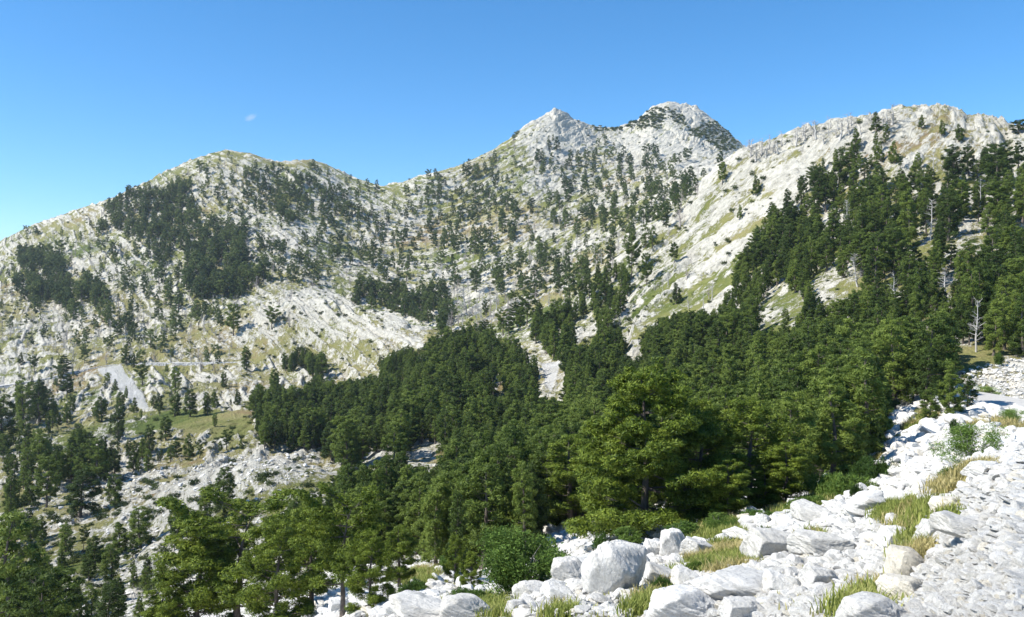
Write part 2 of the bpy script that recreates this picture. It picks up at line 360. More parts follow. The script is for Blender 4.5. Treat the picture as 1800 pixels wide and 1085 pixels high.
# strata folded like a trough: on one side they dip one way, on the other the opposite way
warp = (fbm(GX / 70, GY / 70, 31, 3) - 0.5)
x0 = -0.09 * GY
Sx = GZ - 0.72 * np.sqrt((GX - x0) ** 2 + (0.05 * GY) ** 2) + warp * 22 + 0.10 * GY
def saw(s): f = s - np.floor(s); return np.where(f < 0.72, f / 0.72, (1 - f) / 0.28)
stA = saw(Sx / 8.5 + 0.4 * fbm(GX / 9, GY / 9, 41, 2)); stB = saw(Sx / 3.4 + 0.5 * fbm(GX / 4, GY / 4, 43, 2))
farw = sstep(120, 260, GY); smask = sstep(0.38, 0.6, fbm(GX / 55, GY / 55, 51, 3))
grassy = fbm(GX / 26, GY / 26, 61, 4); g2 = fbm(GX / 6, GY / 6, 63, 4)
g3 = fbm(GX / 1.6, GY / 1.6, 65, 3)
rock = 0.65 + 1.0 * (grassy - 0.5) + 1.1 * (g2 - 0.5) + 0.9 * (g3 - 0.5)
rock = rock + farw * (0.35 + 0.65 * smask) * (0.75 * (stA - 0.5) + 0.45 * (stB - 0.5))
rock = rock + 0.2 * WHITE - 0.9 * MEAD - 0.16 * sstep(80, 130, GY)
# the higher far slopes left of the trough carry more grass
lw = sstep(900, 300, PXM) * farw; rock = rock + 0.02 * lw + 0.12 * sstep(1150, 1230, PXM) * farw + 0.02 * sstep(60, 120, GY) + 0.10 * sstep(900, 1300, PXM) * farw
rn = sstep(95, 50, GY)
rock = rock * (1 - rn) + rn * (0.95 + 0.9 * (fbm(GX / 2.5, GY / 2.5, 71, 4) - 0.5))
rock = rock * (1 - GRN) - 0.2 * GRN
DZ = np.zeros_like(GZ); rocky = np.clip(rock * 1.3, 0.12, 1)
for k, s in enumerate([0.22, 0.5, 1.1, 2.4, 5.2, 11.5, 26]):
    w = sstep(GY / (80 + 190 * farw), GY / (45 + 125 * farw), np.full_like(GY, s)) * sstep(GY / 5, GY / 9, np.full_like(GY, s))
    if not (w > 0.01).any(): continue
    jx = GX / s + 0.5 * vnoise(GX / s * 1.7, GY / s * 1.7, 80 + k); jy = GY / s * 0.8 + 0.5 * vnoise(GX / s * 1.7, GY / s * 1.7, 90 + k)
    if s > 2: jy = jy * (1 - farw) + farw * (Sx / (s * 0.42) + 0.35 * vnoise(GX / s, GY / s, 95 + k)); jx = jx * (1 - farw) + farw * (GX + 0.5 * GY) / (s * 1.5)
    h, e = blocks(jx, jy, 100 + 10 * k)
    h = (h + np.roll(h, 1, 1) + np.roll(h, -1, 1)) / 3 if s > 2 else h
    amp = {0.22: .20, 0.5: .22, 1.1: .22, 2.4: .30, 5.2: .26, 11.5: .15, 26: .09}[s]
    DZ += w * h * s * amp * rocky * (1 - 0.8 * SCREE) * (0.40 + 0.60 * sstep(170, 260, GY))
DZ += farw * (1 - SCREE) * (0.35 + 0.65 * smask) * (1.7 * (stA - 0.5) + 1.1 * (stB - 0.5)) * np.clip(rocky + .25, 0, 1)
DZ += farw * (1 - 0.8 * np.exp(-((PXM - 980) / 70) ** 2) * sstep(14, 14.8, ts)[:, None]) * 7 * (fbm(GX / 60, GY / 60, 131, 4) - 0.5) * sstep(16.2, 15.6, ts)[:, None]
DZ += (1 - farw) * sstep(30, 90, GY) * 1.6 * (fbm(GX / 14, GY / 14, 133, 4) - 0.5)
# bare crags on the two high peaks
pk = np.exp(-((PXM - 985) / 60) ** 2) + np.exp(-((PXM - 1185) / 95) ** 2)
pk = pk * sstep(13.6, 14.6, ts)[:, None] * sstep(16.4, 15.7, ts)[:, None]
hp, _ = blocks(GX / 22 + 3, GY / 60 + GZ / 26, 171)
DZ += pk * 5.5 * hp; rock = rock + 0.55 * pk
DZ[:3] = 0
DB = DZ.copy()
for _ in range(3): DB[1:-1, 1:-1] = (DB[1:-1, :-2] + 2 * DB[1:-1, 1:-1] + DB[1:-1, 2:] + DB[:-2, 1:-1] + DB[2:, 1:-1]) / 6
wn_ = sstep(120, 60, GY); DZ = DZ * (1 - wn_) + DB * wn_
GZ = GZ + DZ
NRw, NCw = GX.shape
V = np.stack([GX, GY, GZ], -1).reshape(-1, 3)
idx = np.arange(NRw * NCw).reshape(NRw, NCw)
Fq = np.stack([idx[:-1, :-1], idx[:-1, 1:], idx[1:, 1:], idx[1:, :-1]], -1).reshape(-1, 4)
me = mesh_np('mountain_terrain', V, Fq, M_TERR, smooth=False)
tone = np.clip(0.42 + 1.5 * (fbm(GX / 40, GY / 40, 201, 4) - 0.5) + (-0.12) * MEAD, 0, 1)
tone = tone * (1 - rn) + rn * (0.38 + 1.0 * (fbm(GX / 3, GY / 3, 203, 3) - 0.5))
mk = np.stack([np.clip(rock, -0.3, 1.6), tone, sstep(140, 50, GY), np.ones_like(GX)], -1).astype(np.float32)
ca = me.color_attributes.new('mask', 'FLOAT_COLOR', 'POINT'); ca.data.foreach_set('color', mk.reshape(-1))
ba = me.attributes.new('bed', 'FLOAT', 'POINT'); ba.data.foreach_set('value', Sx.reshape(-1).astype(np.float32))
sa = me.attributes.new('scree', 'FLOAT', 'POINT'); sa.data.foreach_set('value', SCREE.reshape(-1).astype(np.float32))
terrain = link('terrain', me)
tag(terrain, 'pale limestone mountainside with dry grass under a clear sky', 'terrain', kind='structure')

# lookups
PROJ = CY - F * GZ / GY                       # photo row of every real vertex
RUNMIN = np.minimum.accumulate(np.where(GY < 3, 5000, PROJ), axis=0)
def at_px(px, py, tmin=0.0):
    """world point of the ground seen at a photo pixel; None for the sky"""
    c = int(np.clip(np.searchsorted(PXG, px), 1, len(PXG) - 1))
    r0 = int(np.searchsorted(ts, tmin))
    col = PROJ[r0:, c] if tmin > 0 else RUNMIN[:, c]
    hit = np.nonzero(col <= py)[0]
    if len(hit) == 0: return None
    r = hit[0] + (r0 if tmin > 0 else 0)
    if ts[r] > 16: return None
    Y = GY[r, c]; return np.array([(px - CX) / F * Y, Y, GZ[r, c]]), ts[r]
GXc = None
def ground(X, Y):
    c = int(np.clip(np.searchsorted(PXG, CX + F * X / Y), 1, len(PXG) - 1))
    return float(np.interp(Y, GY[:, c], GZ[:, c]))

# the road the photographer stands on, behind and below the camera
def make_road(name, pts, width, label, drop, wallname, wlabel, zoff=0.12, extra=0.0):
    pts = np.array(pts); n = len(pts)
    tan = np.gradient(pts, axis=0); tan[:, 2] = 0; tan /= np.linalg.norm(tan, axis=1)[:, None] + 1e-9
    nor = np.stack([-tan[:, 1], tan[:, 0], 0 * tan[:, 0]], -1)
    if nor[n // 2, 1] > 0: nor = -nor                       # towards the camera
    a = pts + nor * width * 0.15; b = pts - nor * width * 0.85 - nor * extra
    a[:, 2] += zoff; b[:, 2] = a[:, 2] + 0.05
    V = np.vstack([a, b, a - [0, 0, 0.25], b - [0, 0, 0.25]]); 
    Fc = []
    for i in range(n - 1):
        Fc += [(i, i + 1, n + i + 1, n + i), (2*n + i, i, n + i, 3*n + i)][:1] + [(2*n + i, 2*n + i + 1, i + 1, i), (n + i, n + i + 1, 3*n + i + 1, 3*n + i)]
    o = link(name, mesh_np(name, V, np.array(Fc), M_ROAD)); tag(o, label, 'road', kind='structure')
    # dry-stone wall on the valley side
    m = 4; rows = []
    for k in range(m + 1):
        q = a + nor * (0.12 * k + 0.02); q = q.copy(); q[:, 2] = a[:, 2] - 0.03 - drop * k / m
        q += nor * (rng.random((n, 1)) - 0.5) * 0.12; rows.append(q)
    V = np.vstack(rows + [rows[0] - nor * 0.5]); Fc = []
    for k in range(m):
        for i in range(n - 1): Fc.append((k*n + i, k*n + i + 1, (k+1)*n + i + 1, (k+1)*n + i))
    for i in range(n - 1): Fc.append(((m+1)*n + i, (m+1)*n + i + 1, i + 1, i))
    w = link(wallname, mesh_np(wallname, V, np.array(Fc), M_WALL)); tag(w, wlabel, 'wall')

def make_road_mats():
    m, nt, b = mat('gravel_road'); tc = nd(nt, 'ShaderNodeTexCoord')
    n = noise(nt, tc.outputs['Object'], 2.5, 7, 0.75)
    nt.links.new(ramp(nt, n, [(0.3, (0.36, 0.35, 0.33)), (0.7, (0.56, 0.54, 0.50))]).outputs[0], b.inputs['Base Color'])
    m2, nt, b = mat('dry_stone_wall'); tc = nd(nt, 'ShaderNodeTexCoord')
    v = nd(nt, 'ShaderNodeTexVoronoi'); v.inputs['Scale'].default_value = 1.6; nt.links.new(tc.outputs['Object'], v.inputs['Vector'])
    c = ramp(nt, v.outputs['Distance'], [(0.0, (0.55, 0.545, 0.53)), (0.45, (0.44, 0.435, 0.42)), (0.7, (0.2, 0.2, 0.19))]).outputs[0]
    nt.links.new(c, b.inputs['Base Color'])
    bp = nd(nt, 'ShaderNodeBump'); bp.invert = True; bp.inputs['Distance'].default_value = 0.2; nt.links.new(v.outputs['Distance'], bp.inputs['Height']); nt.links.new(bp.outputs[0], b.inputs['Normal'])
    return m, m2
M_ROAD, M_WALL = make_road_mats()
def road_pts(pl, depth):
    out = []
    xs = np.linspace(pl[0][0], pl[-1][0], 60)
    for x in xs:
        y = np.interp(x, [p[0] for p in pl], [p[1] for p in pl]); d = np.interp(x, *zip(*depth))
        out.append(((x - CX) / F * d, d, (CY - y) / F * d))
    return out
def road_from(pl, name, width, label, drop, wn_, wl):
    pts = []
    for x in np.linspace(pl[0][0], pl[-1][0], 60):
        y = np.interp(x, [p[0] for p in pl], [p[1] for p in pl]); h = at_px(x, y)
        pts.append(h[0])
    pts = np.array(pts)
    for k in (1, 2): pts[:, k] = gsm(pts[:, k], 5)
    pts[:, 0] = (np.linspace(pl[0][0], pl[-1][0], 60) - CX) / F * pts[:, 1]
    make_road(name, pts, width, label, drop, wn_, wl, zoff=0.5 if width > 4.5 else 0.3, extra=0.0 if width > 4.5 else 2.5)
road_from([(-60,690),(0,682),(60,672),(110,664),(135,655),(160,645),(210,640),(300,641),(440,638)], 'valley_road', 5.0, 'narrow pale road crossing the far side of the valley', 1.6, 'retaining_wall', 'long low stone wall holding up the road across the valley')
road_from([(1690,690),(1710,695),(1740,699),(1800,712),(1900,735)], 'mountain_road', 4.0, 'light stony road curving round the slope past the bush', 1.9, 'retaining_wall', 'grey dry stone wall under the road at the edge of the pine forest')
xs = np.linspace(-14, 14, 57); ys = np.linspace(-30, 1.75, 64)
XX, YY = np.meshgrid(xs, ys)
ZZ = -1.72 + 0.05 * (fbm(XX, YY, 300, 4) - 0.5) - 0.25 * sstep(0, -14, XX) * 4
idx = np.arange(XX.size).reshape(XX.shape)
o = link('gravel_road', mesh_np('gravel_road', np.stack([XX, YY, ZZ], -1).reshape(-1, 3), np.stack([idx[:-1,:-1], idx[:-1,1:], idx[1:,1:], idx[1:,:-1]], -1).reshape(-1, 4), M_ROAD))
tag(o, 'gravel road and shoulder under the viewpoint', 'road', kind='structure')

# ------------------------------------------------------------------ mesh pieces for plants
def tube(pts, rad, n=6):
    pts = np.asarray(pts, float); k = len(pts); t = np.gradient(pts, axis=0); t /= np.linalg.norm(t, axis=1)[:, None] + 1e-9
    ref = np.array([0.0, 0, 1]) if abs(t[0, 2]) < 0.8 else np.array([1.0, 0, 0])
    a = np.cross(t, ref); a /= np.linalg.norm(a, axis=1)[:, None] + 1e-9; b = np.cross(t, a)
    an = np.arange(n) * 2 * np.pi / n
    V = (pts[:, None] + np.asarray(rad, float)[:, None, None] * (a[:, None] * np.cos(an)[None, :, None] + b[:, None] * np.sin(an)[None, :, None])).reshape(-1, 3)
    Fc = []
    for i in range(k - 1):
        for j in range(n): Fc.append((i*n + j, i*n + (j+1) % n, (i+1)*n + (j+1) % n, (i+1)*n + j))
    return V, np.array(Fc)
class Acc:
    def __init__(s): s.V = []; s.F = []; s.n = 0
    def add(s, V, Fc): s.V.append(V); s.F.append(np.asarray(Fc) + s.n); s.n += len(V)
    def mesh(s, name, m, smooth=False): return mesh_np(name, np.vstack(s.V), np.vstack(s.F), m, smooth)

def tufts_mesh(name, C, Rr, n, mat_, wid=0.26, up=0.35, leaf=False, wood=None, woodmat=None):
    """C m x 3 tuft centres, Rr radii; each tuft n thin spiky triangles (needle sprays) or leaf quads' halves"""
    m = len(C); d = rng.normal(size=(m, n, 3)); d[..., 2] = d[..., 2] + up * 1.6
    d /= np.linalg.norm(d, axis=2, keepdims=True)
    r = Rr[:, None, None] * (0.65 + 0.7 * rng.random((m, n, 1)))
    s = rng.normal(size=(m, n, 3)); s -= d * (s * d).sum(2, keepdims=True); s /= np.linalg.norm(s, axis=2, keepdims=True)
    c = C[:, None, :] + rng.normal(size=(m, n, 3)) * Rr[:, None, None] * 0.25
    if leaf: c = C[:, None, :] + d * r * 0.8
    a = c - s * r * wid * 0.5; b = c + s * r * wid * 0.5; t = c + d * r
    if leaf:
        e = rng.normal(size=(m, n, 3)); e /= np.linalg.norm(e, axis=2, keepdims=True); t = c + e * r * 0.75
        a = c - s * r * wid; b = c + s * r * wid
    V = np.stack([a, b, t], 2).reshape(-1, 3); Fc = np.arange(len(V)).reshape(-1, 3)
    nl = len(Fc)
    if wood is not None and wood.n:
        WV = np.vstack(wood.V); WF = np.vstack(wood.F)
        WT = np.vstack([WF[:, [0, 1, 2]], WF[:, [0, 2, 3]]]) + len(V)
        V = np.vstack([V, WV]); Fc = np.vstack([Fc, WT])
    me = mesh_np(name, V, Fc, mat_)
    if wood is not None and wood.n:
        me.materials.append(woodmat or M_BARK)
        mi = np.zeros(len(Fc), np.int32); mi[nl:] = 1; me.polygons.foreach_set('material_index', mi)
    return me

def clump_tris(C, CR, ax, n, tri, flat=0.6):
    """C m x 3 clump centres, CR radii: each clump a shell of n small leaf-like triangles, fuller on top"""
    m = len(C); d = rng.normal(size=(m, n, 3)); d[..., 2] += 0.45; d += ax[:, None, :] * 0.35
    d /= np.linalg.norm(d, axis=2, keepdims=True)
    q = 0.55 + 0.5 * rng.random((m, n, 1)) ** 0.5
    c = C[:, None] + d * q * CR[:, None, None] * np.array([1, 1, flat])
    t = rng.normal(size=(m, n, 3)); t -= d * (t * d).sum(2, keepdims=True); t /= np.linalg.norm(t, axis=2, keepdims=True)
    t2 = t + d * (0.35 + 0.7 * rng.random((m, n, 1))); t2 /= np.linalg.norm(t2, axis=2, keepdims=True)
    s_ = np.cross(d, t); r = tri * (0.6 + 0.8 * rng.random((m, n, 1)))
    V = np.stack([c - t2 * r * 0.4 - s_ * r * 0.24, c - t2 * r * 0.4 + s_ * r * 0.24, c + t2 * r * 0.75], 2)
    return V.reshape(-1, 3)
def make_pine(H, rad, clear, limbs, cr, n, tri, m_leaf, layered=0.5, prof='oval', lean=0.0, limb_sides=4, dens=1.0):
    """returns (trunk mesh, crown mesh): tapered trunk; crown of limbs that carry many separate clumps of needles"""
    A = Acc(); W = Acc(); CC = []; CR = []; AX = []
    k = 9; z = np.linspace(-0.04, 1, k) * H
    bend = np.cumsum(rng.normal(size=(k, 2)) * 0.014 * H, axis=0) + np.array([lean, 0]) * np.clip(z / H, 0, 1)[:, None] ** 1.3 * H
    bend -= bend[0]; tp = np.c_[bend * 0.8, z]; rb = 0.022 * H + 0.03
    A.add(*tube(tp, rb * (1 - 0.9 * np.clip(z / H, 0, 1)) * np.where(z < 0.04 * H, 1.35, 1), 8))
    lv = clear + (0.985 - clear) * np.linspace(0, 1, limbs) ** 0.9
    if layered > 0.6: lv = clear + (0.985 - clear) * np.clip(np.round((lv - clear) / (0.985 - clear) * 8) / 8 + rng.normal(size=limbs) * 0.012, 0, 1)
    az = rng.random() * 6.28; gap = rng.random() * 6.28
    for f in lv:
        f = float(f); az += 2.4 + rng.normal() * 0.4; q = (f - clear) / (1 - clear)
        pr = {'oval': (0.55 + 0.9 * q) * (1 - q) ** 0.6 * 1.15, 'cone': (1 - q) ** 0.75 * 0.97 + 0.05, 'dome': (1 - q) ** 0.58 * 0.97 + 0.04, 'column': min(1, (1 - q) ** 0.42 * 1.05),
              'flat': 0.5 + 0.6 * q if q < 0.82 else 1.0 - 2.2 * (q - 0.82), 'ragged': (0.4 + 0.8 * q) * (1 - q) ** 0.4 * (0.6 + 0.7 * rng.random())}[prof]
        L = max(cr * 0.5, rad * pr * (0.68 + 0.5 * rng.random()) * (1 - 0.25 * max(0, math.cos(az - gap))))
        p0 = np.array([np.interp(f * H, z, tp[:, 0]), np.interp(f * H, z, tp[:, 1]), f * H]); d = np.array([math.cos(az), math.sin(az), 0])
        rise = 0.02 + 0.5 * q ** 2 + rng.normal() * 0.10; u = np.linspace(0, 1, 5); sd = np.array([-d[1], d[0], 0])
        lp = p0 + d * L * u[:, None] + np.array([0, 0, 1]) * (rise * L * u + 0.14 * L * u ** 2.5 - 0.06 * L * np.sin(u * 3))[:, None] + sd * (rng.normal() * 0.1 * L * u ** 2)[:, None]
        if limb_sides: W.add(*tube(lp, np.maximum(rb * 0.30 * (1 - 0.8 * u) * (1 - 0.6 * q), 0.010), limb_sides))
        nc = max(1, int(round(dens * (L / cr) ** 1.35 * 1.1)))
        uu = np.sqrt(rng.random(nc)) if nc > 1 else np.array([0.9]); uu = 0.22 + 0.78 * uu; uu[0] = 0.97
        pc = np.stack([np.interp(uu, u, lp[:, i]) for i in range(3)], -1)
        wdt = 0.30 * L * np.sin(np.clip(uu, 0, 1) * 2.5)
        pc += sd * (rng.uniform(-1, 1, nc) * wdt)[:, None]; pc[:, 2] += rng.normal(size=nc) * cr * (0.75 - 0.6 * layered) + 0.05
        if limb_sides and nc > 2:
            for e in pc[1:4]:
                b0 = p0 + (lp[-1] - p0) * 0.45; W.add(*tube(np.array([b0, (b0 + e) / 2, e]), [0.02, 0.016, 0.01], 3))
        CC.append(pc); CR.append(cr * (0.65 + 0.6 * rng.random(nc)) * (1 - 0.25 * q)); AX.append(np.repeat(d[None], nc, 0))
    CC.append(tp[-1:] + [[0, 0, 0.0]]); CR.append(np.array([cr * 0.55])); AX.append(np.zeros((1, 3)))
    CC = np.vstack(CC); CR = np.concatenate(CR); AX = np.vstack(AX)
    V = clump_tris(CC, CR, AX, n, tri, 0.75 - 0.3 * layered); Fc = np.arange(len(V)).reshape(-1, 3); nl = len(Fc)
    if W.n:
        WV = np.vstack(W.V); WF = np.vstack(W.F); WT = np.vstack([WF[:, [0, 1, 2]], WF[:, [0, 2, 3]]]) + len(V)
        V = np.vstack([V, WV]); Fc = np.vstack([Fc, WT])
    me = mesh_np('crown', V, Fc, m_leaf); me.materials.append(M_BARK)
    mi = np.zeros(len(Fc), np.int32); mi[nl:] = 1; me.polygons.foreach_set('material_index', mi)
    return A.mesh('trunk', M_BARK, True), me

def make_snag(H, twigs, m=None, dense=False):
    A = Acc(); B = Acc(); z = np.linspace(-0.03, 1, 8) * H
    b = np.cumsum(rng.normal(size=(8, 2)) * 0.018 * H, axis=0); b -= b[0]
    tp = np.c_[b, z]; rb = 0.024 * H + 0.04
    A.add(*tube(tp, rb * (1 - 0.88 * np.clip(z / H, 0, 1)), 6))
    for i in range(twigs):
        f = 0.18 + 0.8 * rng.random(); az = rng.random() * 6.28; L = H * (0.30 if not dense else 0.26) * (1.05 - 0.75 * f) * (0.6 + 0.7 * rng.random())
        p0 = np.array([np.interp(f * H, z, tp[:, 0]), np.interp(f * H, z, tp[:, 1]), f * H])
        u = np.linspace(0, 1, 4); d = np.array([math.cos(az), math.sin(az), 0]); up = 0.15 + 0.7 * rng.random()
        lp = p0 + d * L * u[:, None] + np.array([0, 0, 1]) * (up * L * u ** 1.3)[:, None] + rng.normal(size=(4, 3)) * 0.03 * L
        B.add(*tube(lp, (0.010 * H * 0.55 + 0.015) * 1.5 * (1.05 - u) * (1.1 - 0.5 * f), 3))
        for s_ in range(4 if dense else 3):
            q = 0.35 + 0.6 * rng.random(); q0 = p0 + (lp[-1] - p0) * q
            e = rng.normal(size=3); e[2] = abs(e[2]); e = e / np.linalg.norm(e) * L * 0.4 + d * L * 0.15
            B.add(*tube(np.array([q0, q0 + e * 0.55, q0 + e]), np.array([0.4, 0.28, 0.1]) * (0.010 * H * 0.5 + 0.012), 3))
    return A.mesh('trunk', m or M_DEAD, True), B.mesh('crown', m or M_DEAD)

def polytope(sub, seed, elong=(1, 1, 1), np_=13, rough=0.05, soft=40):
    """angular block: a sphere cut by random planes, corners worn, surface pitted"""
    import bmesh
    r_ = np.random.default_rng(seed)
    bm = bmesh.new(); bmesh.ops.create_icosphere(bm, subdivisions=sub, radius=1)
    D = np.array([v.co[:] for v in bm.verts]); Fc = np.array([[v.index for v in f.verts] for f in bm.faces]); bm.free()
    N = r_.normal(size=(np_, 3)); N /= np.linalg.norm(N, axis=1)[:, None]
    N = np.vstack([N, [[0.1, 0, 1], [0, 0.1, -1]]]); d = 0.62 + 0.34 * r_.random(len(N)); d[-2:] = 0.7
    q = D @ N.T; rr = np.where(q > 0.08, d / np.maximum(q, 0.08), 12)
    r = np.minimum(-np.log(np.exp(-soft * rr).sum(1)) / soft, 1.1)
    n1 = fbm(D[:, 0] * 2.5 + D[:, 2] * 3.1 + seed, D[:, 1] * 2.5 - D[:, 2] * 1.7, seed, 5, 0.6) - 0.5
    n2 = fbm(D[:, 0] * 7 + D[:, 2] * 6.1, D[:, 1] * 7 - D[:, 2] * 5.7 + seed, seed + 9, 4, 0.65) - 0.5
    V = D * (r * (1 + n1 * rough * 4 + n2 * rough * 2))[:, None] * np.array(elong)
    return V, Fc

# ------------------------------------------------------------------ the pines: where they stand
def tree_thing(name, parts, loc, sc, rz, label, cat, group=None):
    r = bpy.data.objects.new(name, None); COL.objects.link(r); r.empty_display_size = 0.1
    r.location = [float(v) for v in loc]; r.scale = (float(sc[0]), float(sc[0]), float(sc[1])); r.rotation_euler = (0, 0, float(rz))
    tag(r, label, cat, group)
    for pn, me_ in parts: link(pn, me_, r)
    return r

# kinds: H, radius ...
VAR = {}
def kind(k, **a): VAR[k] = (a['H'],) + make_pine(**a)
kind('hero0', H=8.8, rad=4.7, clear=0.045, limbs=74, cr=0.46, n=100, tri=0.14, m_leaf=M_NEAR, layered=0.7, prof='dome', dens=1.7)
kind('hero1', H=7.6, rad=2.9, clear=0.04, limbs=44, cr=0.42, n=90, tri=0.13, m_leaf=M_NEAR, layered=0.6, prof='oval', dens=1.6)
kind('hero2', H=7.6, rad=2.3, clear=0.16, limbs=40, cr=0.40, n=90, tri=0.13, m_leaf=M_NEAR, layered=0.65, dens=1.6, prof='oval', lean=-0.05)
kind('hero3', H=6.6, rad=3.0, clear=0.30, limbs=30, cr=0.42, n=90, tri=0.13, m_leaf=M_NEAR, layered=0.75, dens=1.6, prof='flat', lean=0.08)
for i in range(7): kind('mid%d' % i, H=9.0, rad=[2.0, 2.3, 1.7, 2.7, 2.1, 1.5, 2.4][i], clear=[.06, .05, .1, .12, .05, .08, .2][i], limbs=[34, 38, 32, 34, 38, 32, 26][i], cr=[.52, .5, .5, .58, .48, .46, .55][i], n=72, tri=0.205,
                       m_leaf=M_MID, layered=[0.2, 0.4, 0.1, 0.5, 0.3, 0.1, 0.6][i], prof=['oval', 'cone', 'oval', 'oval', 'cone', 'column', 'ragged'][i], lean=[0, .03, 0, -.03, 0.02, 0, .04][i], limb_sides=3, dens=1.5)
for i in range(3): kind('lay%d' % i, H=9.0, rad=[3.3, 3.6, 3.1][i], clear=[0.14, 0.22, 0.32][i], limbs=[38, 34, 24][i], cr=0.52, n=72, tri=0.205, m_leaf=M_MID, layered=0.9, dens=1.4,
                       prof=['cone', 'oval', 'flat'][i], lean=[0, .04, -.05][i], limb_sides=3)
for i in range(5): kind('far%d' % i, H=8.0, rad=[2.3, 2.6, 1.8, 3.1, 2.7][i], clear=[0.04, 0.04, 0.05, 0.16, 0.03][i], limbs=[16, 18, 15, 14, 17][i], cr=0.85, n=26, tri=0.62, m_leaf=M_FAR,
                       layered=[0.2, 0.3, 0.2, 0.8, 0.3][i], prof=['oval', 'cone', 'column', 'flat', 'oval'][i], limb_sides=0)
for i in range(2): VAR['snag%d' % i] = (9.0,) + make_snag(9.0, [26, 34][i])
VAR['snag2'] = (9.0,) + make_snag(9.0, 60, M_DEAD, True)
VAR['snag3'] = (9.0,) + make_snag(9.0, 44, M_DEADB, True)
VAR['snag4'] = (9.0,) + make_snag(9.0, 10)

placed = {}
def spaced(x, y, d):
    k = (int(x // 4), int(y // 4))
    for a in (-1, 0, 1):
        for b in (-1, 0, 1):
            for (u, v) in placed.get((k[0] + a, k[1] + b), ()):
                if (u - x) ** 2 + (v - y) ** 2 < d * d: return False
    placed.setdefault(k, []).append((x, y)); return True

